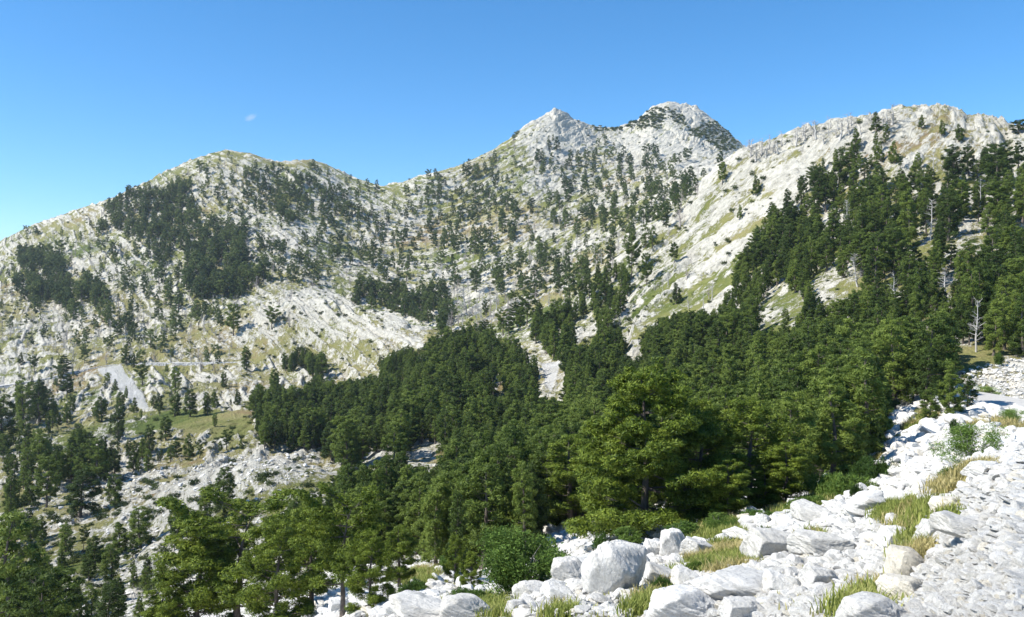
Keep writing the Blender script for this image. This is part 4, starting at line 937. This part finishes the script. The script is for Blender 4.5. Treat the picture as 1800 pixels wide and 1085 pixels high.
# the stands keep at least one tree of every kind as a thing of its own, to copy in the mass
def ensure(lst, most):
    need = {}; lst.sort(key=lambda d: -(1e6 if d['lab'] else 0) - d['h'])
    for i, d in enumerate(lst): need.setdefault(d['k'], i)
    late = [lst[i] for k, i in need.items() if i >= most]
    for d in late: lst.remove(d)
    for j, d in enumerate(late): lst.insert(most - 1 - j, d)
ensure_n = 299
def build_all(lst, name, cat, noun, plural, most, mname, mlabel):
    lst.sort(key=lambda d: -(1e6 if d['lab'] else 0) - (d['h'] if d['px'] > -30 else 0))
    firsts = {}
    for i, d in enumerate(lst): firsts.setdefault(d['k'], i)
    late = [i for i in firsts.values() if i >= most]
    keep = list(range(most - len(late))) + late; ks = set(keep)
    rest = [d for i, d in enumerate(lst) if i not in ks]; ind = [lst[i] for i in keep if i < len(lst)]
    rest += build(ind, name, cat, noun, plural, len(ind))
    mass(rest, mname, mlabel, cat)
build_all(pines, 'pine_tree', 'tree', 'dark green pine', 'dark green pines', 299, 'pine_forest', 'dark green pine woods spread over the valley and far slopes')
build_all(snags, 'dead_tree', 'dead tree', 'dead tree', 'dead trees', 150, 'dead_wood', 'grey dead trees thinly spread over the far slopes')

# ------------------------------------------------------------------ boulders and rubble
EL = [(1, .8, .62), (1.2, .8, .5), (1, 1, .8), (.8, 1.1, .7), (1.4, .8, .42), (1, .75, .9), (1.1, .9, .55), (.9, .9, .7), (1.5, .9, .6), (.8, .8, 1.0)]
BM = []
for i in range(10): BM.append(mesh_np('boulder_block', *polytope(4, 40 + i, EL[i], np_=10 + i % 4, rough=0.045), M_ROCKW if i == 7 else M_ROCK, smooth=False))
HB = [mesh_np('boulder_block', *polytope(6, 80 + i, (1, .8, 1), np_=[14, 14, 16, 12][i], rough=0.05, soft=[22, 45, 26, 45][i]), M_ROCK, smooth=True) for i in range(4)]
HC = [mesh_np('boulder_block', *polytope(6, 80 + i, (1, .8, 1), np_=9, rough=0.05, soft=14), M_ROCKW, smooth=True) for i in (5, 6)]
# centre column, base row, width, height (rows), mesh, tilt, label
BIG = [
 (1085, 1045, 88, 92, HB[0], .1, 'largest rounded white boulder with dark rain flutes, standing upright'),
 (1003, 1028, 68, 44, HB[2], .0, 'smooth white boulder between the broadleaf bush and the largest rounded boulder'),
 (1112, 1006, 46, 44, HB[1], -.2, 'white boulder leaning behind the largest rounded boulder'),
 (1146, 985, 34, 36, HB[3], .3, 'sharp pointed grey white rock between two rounded boulders'),
 (1188, 985, 52, 52, HB[2], .0, 'tall smooth egg shaped boulder in front of the shade of the largest pine'),
 (1232, 982, 56, 30, HB[1], .2, 'low white boulder leaning on the egg shaped boulder'),
 (1165, 1028, 70, 26, HB[3], .5, 'long cracked slab sliding down beside the largest rounded boulder'),
 (1208, 1094, 120, 52, HB[2], .0, 'huge smooth white boulder at the bottom edge with a dark cleft'),
 (1212, 1042, 52, 38, HB[1], .2, 'broken white block with a pointed top above the huge smooth boulder'),
 (1312, 1062, 160, 44, HB[0], .25, 'long wedge shaped white slab above a dark crack at the bottom'),
 (1300, 1090, 60, 34, HB[3], .1, 'white block under the dark crack of the wedge shaped slab'),
 (1594, 1018, 62, 50, HC[0], .0, 'square cream coloured boulder beside the stony bank'),
 (1600, 1056, 80, 36, HC[1], .1, 'cream and grey boulder just below the square cream one'),
 (1545, 1100, 110, 44, HB[2], .0, 'smooth white boulder at the bottom edge beside a grass clump'),
 (1676, 905, 56, 30, HC[1], .0, 'rounded cream boulder sitting in the long dry grass'),
 (1712, 950, 96, 34, HB[1], .2, 'big white slab with a dark crack beneath on the stony bank'),
 (1640, 960, 46, 46, HB[3], .2, 'pale block at the grassy corner of the stony bank'),
 (1735, 838, 60, 24, HB[3], .0, 'flat white block at the top of the stony bank'),
 (815, 1094, 88, 40, HB[2], .0, 'smooth white boulder at the bottom edge under the juniper strip'),
 (740, 1096, 110, 34, HB[1], .1, 'broad white boulder at the bottom edge'),
 (738, 1062, 24, 20, HB[3], .0, 'small upright white rock casting a shadow by the juniper strip'),
 (704, 1078, 46, 26, HB[0], .0, 'white rock next to the broad boulder at the bottom edge'),
 (655, 1070, 46, 22, HB[1], .0, 'white rock in the shade of the leaning pine'),
 (590, 1078, 32, 26, HB[3], .0, 'white rock right beside the trunk of the leaning pine'),
 (934, 1054, 48, 30, HB[0], .0, 'white boulder with a grass clump growing against it below the broadleaf bush'),
 (905, 1080, 34, 22, HB[3], .0, 'tilted white block below the broadleaf bush'),
 (985, 1062, 56, 30, HB[1], .3, 'flat white slab with a dark underside below the smooth white boulder'),
 (1312, 955, 66, 18, HB[3], .75, 'long slanted log like slab pointing at the largest pine'),
 (1420, 853, 22, 17, BM[2], .0, 'small square white boulder in the juniper at the forest edge'),
 (1370, 876, 22, 15, BM[0], .0, 'small round white boulder at the shaded forest edge'),
 (1402, 898, 34, 20, HB[3], .0, 'white boulder below the juniper carpet'),
 (1432, 890, 24, 14, BM[6], .0, 'white stone amid dry grass below the juniper carpet'),
 (1440, 925, 74, 34, HB[1], .1, 'large angular block in the middle of the rubble slope'),
 (1528, 905, 70, 34, HB[0], -.2, 'large flat topped boulder beside the long green grass'),
 (1580, 962, 60, 34, HB[3], .1, 'grey seamed boulder under the long green grass'),
 (1360, 985, 90, 50, HB[3], .2, 'big broken white block behind the wedge shaped slab'),
 (1450, 980, 90, 40, HB[1], -.1, 'broad broken block in the lower rubble slope'),
 (1440, 1040, 60, 40, HB[3], .2, 'dark sided block above the bottom of the rubble slope'),
 (1375, 1045, 50, 34, HB[1], .2, 'white block beside the end of the wedge shaped slab'),
]
def rock_thing(me, p, sx, sy, sz, rot, label, group=None):
    o = link('boulder', me, None, [float(v) for v in p]); o.scale = (float(sx), float(sy), float(sz)); o.rotation_euler = [float(r) for r in rot]
    tag(o, label, 'boulder', group); return o
for px, py, w, h, me_, tilt, lab in BIG:
    hit = at_px(px, min(py, 1180))
    p, t = hit; m = p[1] / F; W = w * m; Hh = h * m
    wz = 0.75 if me_ in HB or me_ in HC else 0.6
    q = p + np.array([0, W * 0.3, Hh * 0.36])
    rock_thing(me_, q, W * 0.62, W * 0.55, Hh * 0.62 / 0.78, (rng.normal() * 0.08, tilt * 0.6, rng.uniform(-.5, .5)), lab)
FG = [(600,1085),(640,1045),(700,995),(760,1000),(860,1060),(950,1000),(1040,1010),(1150,960),(1250,935),(1340,885),(1450,862),(1560,805),(1570,730),(1640,702),(1720,712),(1800,730),(1800,1085)]
def sample_ground(polys, n, grn_max=0.3, ymin=0, ymax=1e9):
    out = []; xs = [q[0] for p in polys for q in p]; ys = [q[1] for p in polys for q in p]
    k = 0
    while len(out) < n and k < n * 12:
        k += 1
        x = rng.uniform(min(xs), max(xs)); y = rng.uniform(min(ys), max(ys))
        if not any(inpoly(np.array([x]), np.array([y]), p)[0] for p in polys): continue
        hit = at_px(x, y)
        if hit is None or not (ymin < hit[0][1] < ymax): continue
        c = int(np.clip(np.searchsorted(PXG, x), 1, len(PXG) - 1)); r = min(int(np.searchsorted(ts, hit[1])), NRw - 1)
        if GRN[r, c] > grn_max: continue
        out.append((hit[0], x, y, r, c))
    return out
ZONEB = [([(1640,820),(1810,800),(1810,1090),(1600,1090)], 'on the stony bank above the rubble slope'), ([(1150,1000),(1330,930),(1500,860),(1640,860),(1600,1090),(1150,1090)], 'in the lower rubble slope'),
         ([(1340,900),(1560,700),(1810,690),(1810,830),(1640,860),(1500,880)], 'in the upper rubble slope below the road'), ([(850,940),(1340,900),(1180,1090),(850,1090)], 'near the row of rounded white boulders'),
         ([(0,600),(850,600),(850,1090),(0,1090)], 'around the white outcrop by the pines')]
ib = 0
for p, x, y, r, c in sample_ground([FG], 235):
    spx = 14 + 22 * rng.random() ** 2.0; a = spx * p[1] / F * 0.5
    where = next((w for pl, w in ZONEB if inpoly(np.array([x]), np.array([y]), pl)[0]), 'in the rubble near the trees')
    kd = int(rng.integers(10)); nm = ['angular', 'flat', 'blocky', 'angular', 'slab like', 'upright', 'flat', 'cream', 'slab like', 'upright'][kd]
    sz = 'large' if spx > 24 else 'small'
    rock_thing(BM[kd], p + [0, 0, a * 0.35], a * rng.uniform(.9, 1.4), a * rng.uniform(.9, 1.4), a * rng.uniform(.8, 1.2), (rng.normal() * .3, rng.normal() * .3, rng.uniform(0, 6.28)),
               '%s %s limestone block %s' % (sz, nm, where), '%s %s blocks %s' % (sz, nm, where))
pr = [[next(o for o in COL.objects if o.type == 'MESH' and o.data == b)] for b in BM]
rows = []
def rub(polys, n, lo, hi, pw, ymin=0, ymax=1e9, minrock=None, mx=9):
    for p, x, y, r, c in sample_ground(polys, n, 0.35, ymin, ymax):
        if minrock is not None and rock[r, c] < minrock: continue
        a = min(mx, (lo + (hi - lo) * rng.random() ** pw) * p[1] / F * 0.5)
        rows.append([p[0], p[1], p[2] + a * 0.2, a * rng.uniform(.8, 1.35), a * rng.uniform(.7, 1.1), 0, rng.integers(10), rng.normal() * .35, rng.normal() * .35, rng.uniform(0, 6.28)])
rub([FG], 13000, 4, 34, 2.4)
n0 = len(rows); rub([[(1640,820),(1810,800),(1810,1090),(1600,1090)]], 4200, 4, 26, 2.4)
for r_ in rows[n0:]: r_[3] *= 1.35; r_[4] *= 0.6; r_[7] = rng.normal() * .16; r_[8] = 0.22 + rng.normal() * .14; r_[9] = -0.5 + rng.normal() * .5
rub([[(640,960),(780,960),(820,1060),(660,1085)], [(940,930),(1110,900),(1330,850),(1340,890),(1100,960),(960,990)], [(560,1040),(700,1030),(700,1085),(540,1085)]], 1500, 4, 20, 1.8)
rub([[(1640,650),(1700,650),(1810,630),(1810,705),(1700,695),(1640,690)]], 700, 3, 9, 2)
rub([[(1560,800),(1570,720),(1640,700),(1720,700),(1720,760)]], 1200, 3, 8, 2)
rub([[(0,840),(120,850),(330,810),(580,795),(590,850),(480,900),(420,960),(250,1085),(60,1085)]], 1300, 3, 9, 2, ymin=70, minrock=0.45)
scatter('limestone_rubble', rows, pr, 'loose white limestone rubble covering the slopes', 'rubble')

# ------------------------------------------------------------------ shrubs, junipers, grass
def make_bush(H, rad, n, tuft, ntri, m, leaf=True, stems=9, flat=0.5):
    W = Acc(); TC = []
    for i in range(stems):
        az = rng.uniform(0, 6.28); L = H * rng.uniform(.6, .95); sp = rad * rng.uniform(.15, .7)
        u = np.linspace(0, 1, 5); lp = np.c_[np.cos(az) * sp * u ** 1.3, np.sin(az) * sp * u ** 1.3, L * u - 0.05]
        lp += rng.normal(size=lp.shape) * 0.02 * H * u[:, None]; W.add(*tube(lp, 0.018 * H * (1.05 - u), 4))
    lob = [(rng.normal() * rad * .42, rng.normal() * rad * .42, H * rng.uniform(.14, .8), rad * rng.uniform(.32, .6)) for _ in range(17)]
    for x, y, z, r in lob:
        d = rng.normal(size=(n // 17, 3)); d /= np.linalg.norm(d, axis=1)[:, None]; q = r * rng.random((n // 17, 1)) ** 0.4
        TC.append(np.array([x, y, z]) + d * q * [1, 1, .85])
    TC = np.vstack(TC); TC = TC[TC[:, 2] > 0.03 * H]
    return W.mesh('stems', M_DEADB), tufts_mesh('foliage', TC, np.full(len(TC), tuft), ntri, m, leaf=leaf, wid=0.3)
def make_mat_bush(n, tuft, ntri, m, H=0.35):
    d = rng.normal(size=(n, 3)); d /= np.linalg.norm(d, axis=1)[:, None]; d[:, 2] = np.abs(d[:, 2])
    an = np.arctan2(d[:, 1], d[:, 0]); q = rng.random(n) ** 0.3 * (0.8 + 0.25 * np.sin(an * 3 + 1) + 0.15 * np.sin(an * 7))
    C = d * q[:, None] * [1, 1, H]
    return tufts_mesh('juniper_mat', C, np.full(n, tuft), ntri, m, up=0.6)
bb = make_bush(2.0, 1.0, 5200, 0.075, 5, M_BROAD)
bb2 = make_bush(2.0, 1.1, 3000, 0.075, 5, M_BROAD)
mug = make_bush(1.6, 0.8, 700, 0.13, 9, M_JUN, leaf=False)
def shrub(name, parts, px, py, w, h, lab, cat, H, rad, grp=None):
    p, t = at_px(px, py); m = p[1] / F
    r = bpy.data.objects.new(name, None); COL.objects.link(r); r.empty_display_size = 0.1
    r.location = [float(v) for v in p]; r.scale = (w * m / (2 * rad), w * m / (2 * rad), h * m / H); r.rotation_euler = (0, 0, rng.uniform(0, 6.28))
    tag(r, lab, cat, grp)
    for n_, me_ in zip(('stems', 'foliage'), parts): link(n_, me_, r)
shrub('broadleaf_shrub', bb, 910, 1056, 150, 128, 'large glossy green broadleaf bush beside the white boulders', 'shrub', 2.0, 0.95)
shrub('broadleaf_shrub', bb, 962, 1020, 50, 62, 'smaller glossy bush growing into the large broadleaf bush', 'shrub', 2.0, 0.95)
shrub('broadleaf_shrub', bb2, 1702, 818, 80, 76, 'airy grey green leafy bush in dry grass below the road', 'shrub', 2.0, 1.0)
shrub('mountain_pine_shrub', mug, 1678, 775, 26, 38, 'small dark conifer bush touching the airy leafy bush', 'shrub', 1.6, 0.8)
shrub('mountain_pine_shrub', mug, 1062, 990, 46, 56, 'bright green dwarf pine between the white rocks and the largest pine', 'shrub', 1.6, 0.8)
shrub('mountain_pine_shrub', mug, 1100, 965, 60, 40, 'dwarf pine in the shade at the foot of the largest pine', 'shrub', 1.6, 0.8)
shrub('mountain_pine_shrub', mug, 1200, 950, 70, 36, 'low dark dwarf pine behind the egg shaped boulder', 'shrub', 1.6, 0.8)
shrub('mountain_pine_shrub', mug, 1260, 930, 60, 30, 'dwarf pine under the bushy yellow green pine', 'shrub', 1.6, 0.8)
shrub('broadleaf_shrub', bb2, 1738, 695, 30, 16, 'small round green bush on the bank right above the road', 'shrub', 2.0, 1.0)
shrub('broadleaf_shrub', bb2, 1782, 745, 44, 26, 'olive green bush on rocks just below the road', 'shrub', 2.0, 1.0)
shrub('mountain_pine_shrub', mug, 1757, 645, 18, 26, 'young green pine bush on the grassy bank above the road', 'shrub', 1.6, 0.8)
shrub('mountain_pine_shrub', mug, 790, 1010, 40, 46, 'dwarf pine beside the white outcrop and large broadleaf bush', 'shrub', 1.6, 0.8)
JM = [make_mat_bush(2600, 0.07, 8, M_JUN), make_mat_bush(1800, 0.09, 8, M_JUN, 0.5)]
JUN = [(1478, 872, 96, 34, 'long juniper carpet along the forest edge, lower part'), (1535, 846, 90, 34, 'long juniper carpet along the forest edge, upper part'),
       (1425, 896, 70, 20, 'narrow tail of the juniper carpet beside the square boulder'), (838, 1066, 110, 24, 'rounded juniper strip between the bush and the boulders at the bottom'),
       (1235, 1008, 56, 26, 'juniper patch above the wedge shaped slab'), (1280, 935, 60, 18, 'juniper patch by the slanted log like slab'),
       (1345, 945, 34, 16, 'small juniper at the end of the slanted log like slab'), (1165, 1040, 46, 20, 'juniper mixed with grass beside the largest rounded boulder'),
       (510, 1092, 80, 24, 'low juniper mound beside the straight trunked pine'), (730, 1045, 60, 20, 'juniper in the shade of the white outcrop'),
       (1560, 830, 20, 20, 'little green juniper at the forest corner shadow'), (1340, 915, 60, 14, 'thin juniper line between two bands of white stones'),
       (1505, 875, 22, 20, 'sprig of juniper between blocks of the rubble slope'), (1690, 838, 60, 16, 'juniper at the foot of the airy leafy bush')]
for px, py, w, h, lab in JUN:
    p, t = at_px(px, py); m = p[1] / F
    o = link('juniper_shrub', JM[int(rng.integers(2))], None, [float(v) for v in p]); o.scale = (w * m / 1.8, w * m / 1.8 * 1.3, h * m / 0.45); o.rotation_euler = (0, 0, rng.uniform(0, 6.28))
    tag(o, lab, 'shrub')
# scrub of the slopes
SC = [make_mat_bush(60, 0.34, 5, M_SCRUB, 0.8), make_mat_bush(80, 0.30, 5, M_SCRUB, 0.6), make_mat_bush(45, 0.4, 5, M_SCRUB, 0.9)]
pts = sample_ground([[(0,430),(200,345),(400,270),(680,330),(980,200),(1180,190),(1300,255),(1560,200),(1800,240),(1800,640),(1300,560),(1000,640),(600,680),(560,860),(400,1000),(100,1085),(0,1085)]], 3600, 1.1, 60)
pts += sample_ground([[(0,430),(200,345),(400,270),(680,330),(980,210),(1180,200),(1290,265),(1000,520),(600,560),(0,600)]], 3600, 1.1, 260)
sl = []
for p, x, y, r, c in pts:
    if SCREE[r, c] > .2: continue
    dens = vnoise(np.array([p[0] / 22]), np.array([p[1] / 22]), 77)[0]
    if rng.random() > dens * 1.3 or (x > 1150 and y < 560 and rng.random() < 0.6): continue
    a = 0.35 + 1.1 * rng.random() ** 2 * (1.0 if p[1] < 250 else 1.25); sl.append((a * F / p[1], a, p))
sl.sort(key=lambda q: -q[0])
pkj = [[(1098,224),(1118,205),(1150,190),(1185,192),(1200,206),(1170,212),(1160,226),(1120,228)], [(1235,212),(1262,215),(1296,246),(1300,262),(1270,268),(1240,250),(1225,235)], [(1033,212),(1060,222),(1098,224),(1090,232),(1050,232)],
       [(1205,225),(1225,228),(1240,245),(1215,243)], [(1180,205),(1200,204),(1210,220),(1190,222)], [(895,235),(912,232),(905,250)]]
sl += [(0, rng.uniform(1.3, 2.4), p) for p, x, y, r, c in sample_ground(pkj, 620, 1.5, 500)]
for j, (hp, a, p) in enumerate(sl[:230]):
    o = link('low_shrub', SC[j % 3], None, [float(v) for v in p]); o.scale = (a, a, a * .9); o.rotation_euler = (0, 0, rng.uniform(0, 6.28))
    X = CX + F * p[0] / p[1]; where = 'on the valley floor among the white rocks' if X < 640 else 'on the wooded near slope' if X > 1180 else 'at the border of the valley forest'
    sz = 'larger' if a > 0.9 else 'smaller'
    tag(o, '%s low dark green shrub %s' % (sz, where), 'shrub', '%s low shrubs %s' % (sz, where))
sp = [[next(o for o in COL.objects if o.type == 'MESH' and o.data == b)] for b in SC]
scatter('scrub', [[*p, a, a * .9, rng.uniform(0, 6.28), j % 3] for j, (hp, a, p) in enumerate(sl[230:])], sp, 'small dark scrub dotted over the distant slopes', 'scrub')
# grass
def blades(C, Hs, n, spread, name, m, label):
    k = len(C); b = C[:, None, :] + rng.normal(size=(k, n, 3)) * spread * [1, 1, 0]; b[..., 2] -= 0.03
    az = rng.uniform(0, 6.28, (k, n)); h = Hs[:, None] * rng.uniform(.5, 1.15, (k, n)); ln = rng.uniform(.15, .8, (k, n)) * h
    dx = np.cos(az); dy = np.sin(az); w = 0.006 + 0.004 * C[:, 1:2] / 15
    tip = b + np.stack([dx * ln, dy * ln, h * 0.92], -1); midp = b + np.stack([dx * ln * .3, dy * ln * .3, h * .6], -1)
    s = np.stack([-dy * w, dx * w, 0 * dx], -1)
    V = np.stack([b - s, b + s, midp - s * .7, midp + s * .7, tip], 2).reshape(-1, 3)
    i0 = np.arange(k * n) * 5
    Fc = np.vstack([np.c_[i0, i0 + 1, i0 + 3], np.c_[i0, i0 + 3, i0 + 2], np.c_[i0 + 2, i0 + 3, i0 + 4]])
    o = link(name, mesh_np(name, V, Fc, m)); tag(o, label, 'grass', kind='stuff')
gp = sample_ground([g for g in green_f if min(q[1] for q in g) > 700], 5200, 2.0, 0, 75)
C = np.array([q[0] for q in gp]); X_ = np.array([q[1] for q in gp]); Y_ = np.array([q[2] for q in gp])
keep = fbm(C[:, 0] * 1.3, C[:, 1] * 1.3, 5, 3) > 0.44; C = C[keep]; X_ = X_[keep]; Y_ = Y_[keep]
dry = (Y_ < 880) & (X_ > 1640) | (vnoise(C[:, 0] * .9, C[:, 1] * .9, 9) > .72)
Hs = 0.05 + 0.007 * C[:, 1] + 0.08 * rng.random(len(C))
blades(C[~dry], Hs[~dry], 26, 0.10, 'green_grass', M_GRASS, 'tufts of long yellow green grass between the white rocks')
M_DRY = make_leaf_mat('dry_grass_blades', (0.30, 0.26, 0.09), (0.52, 0.44, 0.19), (0.68, 0.60, 0.33), trans=0.35)
blades(C[dry], Hs[dry] * 1.1, 26, 0.10, 'dry_grass', M_DRY, 'tufts of tall straw coloured grass beside the road bank')
g2p = [q for q in sample_ground([FG], 260, 0.3, 0, 60) if q[1] < 1620]
C = np.array([q[0] for q in g2p]); blades(C, 0.06 + 0.005 * C[:, 1] + 0 * C[:, 0], 16, 0.08, 'sparse_grass', M_GRASS, 'thin grass sprouting from gaps in the rubble')

# ------------------------------------------------------------------ wisp of cloud and the air
m = bpy.data.materials.new('cloud_vapour'); m.use_nodes = True; nt = m.node_tree; nt.nodes.clear()
out = nd(nt, 'ShaderNodeOutputMaterial'); pv = nd(nt, 'ShaderNodeVolumePrincipled'); tc = nd(nt, 'ShaderNodeTexCoord')
g = nd(nt, 'ShaderNodeTexGradient', gradient_type='SPHERICAL'); nt.links.new(tc.outputs['Object'], g.inputs[0])
n = noise(nt, tc.outputs['Object'], 2.2, 5, 0.65)
d = math_n(nt, 'MULTIPLY', math_n(nt, 'MAXIMUM', math_n(nt, 'SUBTRACT', math_n(nt, 'ADD', g.outputs[1], math_n(nt, 'MULTIPLY', n, 0.9)), 0.72), 0.0), 0.03)
nt.links.new(d, pv.inputs['Density']); pv.inputs['Color'].default_value = (1, 1, 1, 1); nt.links.new(pv.outputs[0], out.inputs['Volume'])
V, Fc = polytope(4, 3, (1, 1, 1), np_=3, rough=0.02)
V = V / np.linalg.norm(V, axis=1)[:, None]
o = link('cloud', mesh_np('cloud', V, Fc, m, True), None, ((440 - CX) / F * 3000, 3000, (CY - 207) / F * 3000)); o.scale = (34, 34, 15); o.rotation_euler = (0, R(-22), 0)
tag(o, 'single small wisp of cloud in the clear sky', 'cloud', kind='structure')

m = bpy.data.materials.new('mountain_air'); m.use_nodes = True; nt = m.node_tree; nt.nodes.clear()
out = nd(nt, 'ShaderNodeOutputMaterial'); pv = nd(nt, 'ShaderNodeVolumePrincipled'); nt.links.new(pv.outputs[0], out.inputs['Volume'])
pv.inputs['Density'].default_value = 0.00009; pv.inputs['Color'].default_value = (0.72, 0.84, 1.0, 1); pv.inputs['Anisotropy'].default_value = 0.2
x1 = float(np.abs(GX).max()) + 40; z0 = min(float(GZ.min()), -60) - 1; z1 = max(float(GZ.max()), 20) + 12; y1 = float(GY.max()) + 40
V = np.array([(x, y, z) for z in (z0, z1) for y in (-60, y1) for x in (-x1, x1)])
o = link('haze', mesh_np('haze', V, np.array([(0,2,3,1),(4,5,7,6),(0,1,5,4),(2,6,7,3),(0,4,6,2),(1,3,7,5)]), m)); tag(o, 'thin blue air between the viewpoint and the far peaks', 'haze', kind='stuff')
print('BOX', x1, z0, z1, y1)
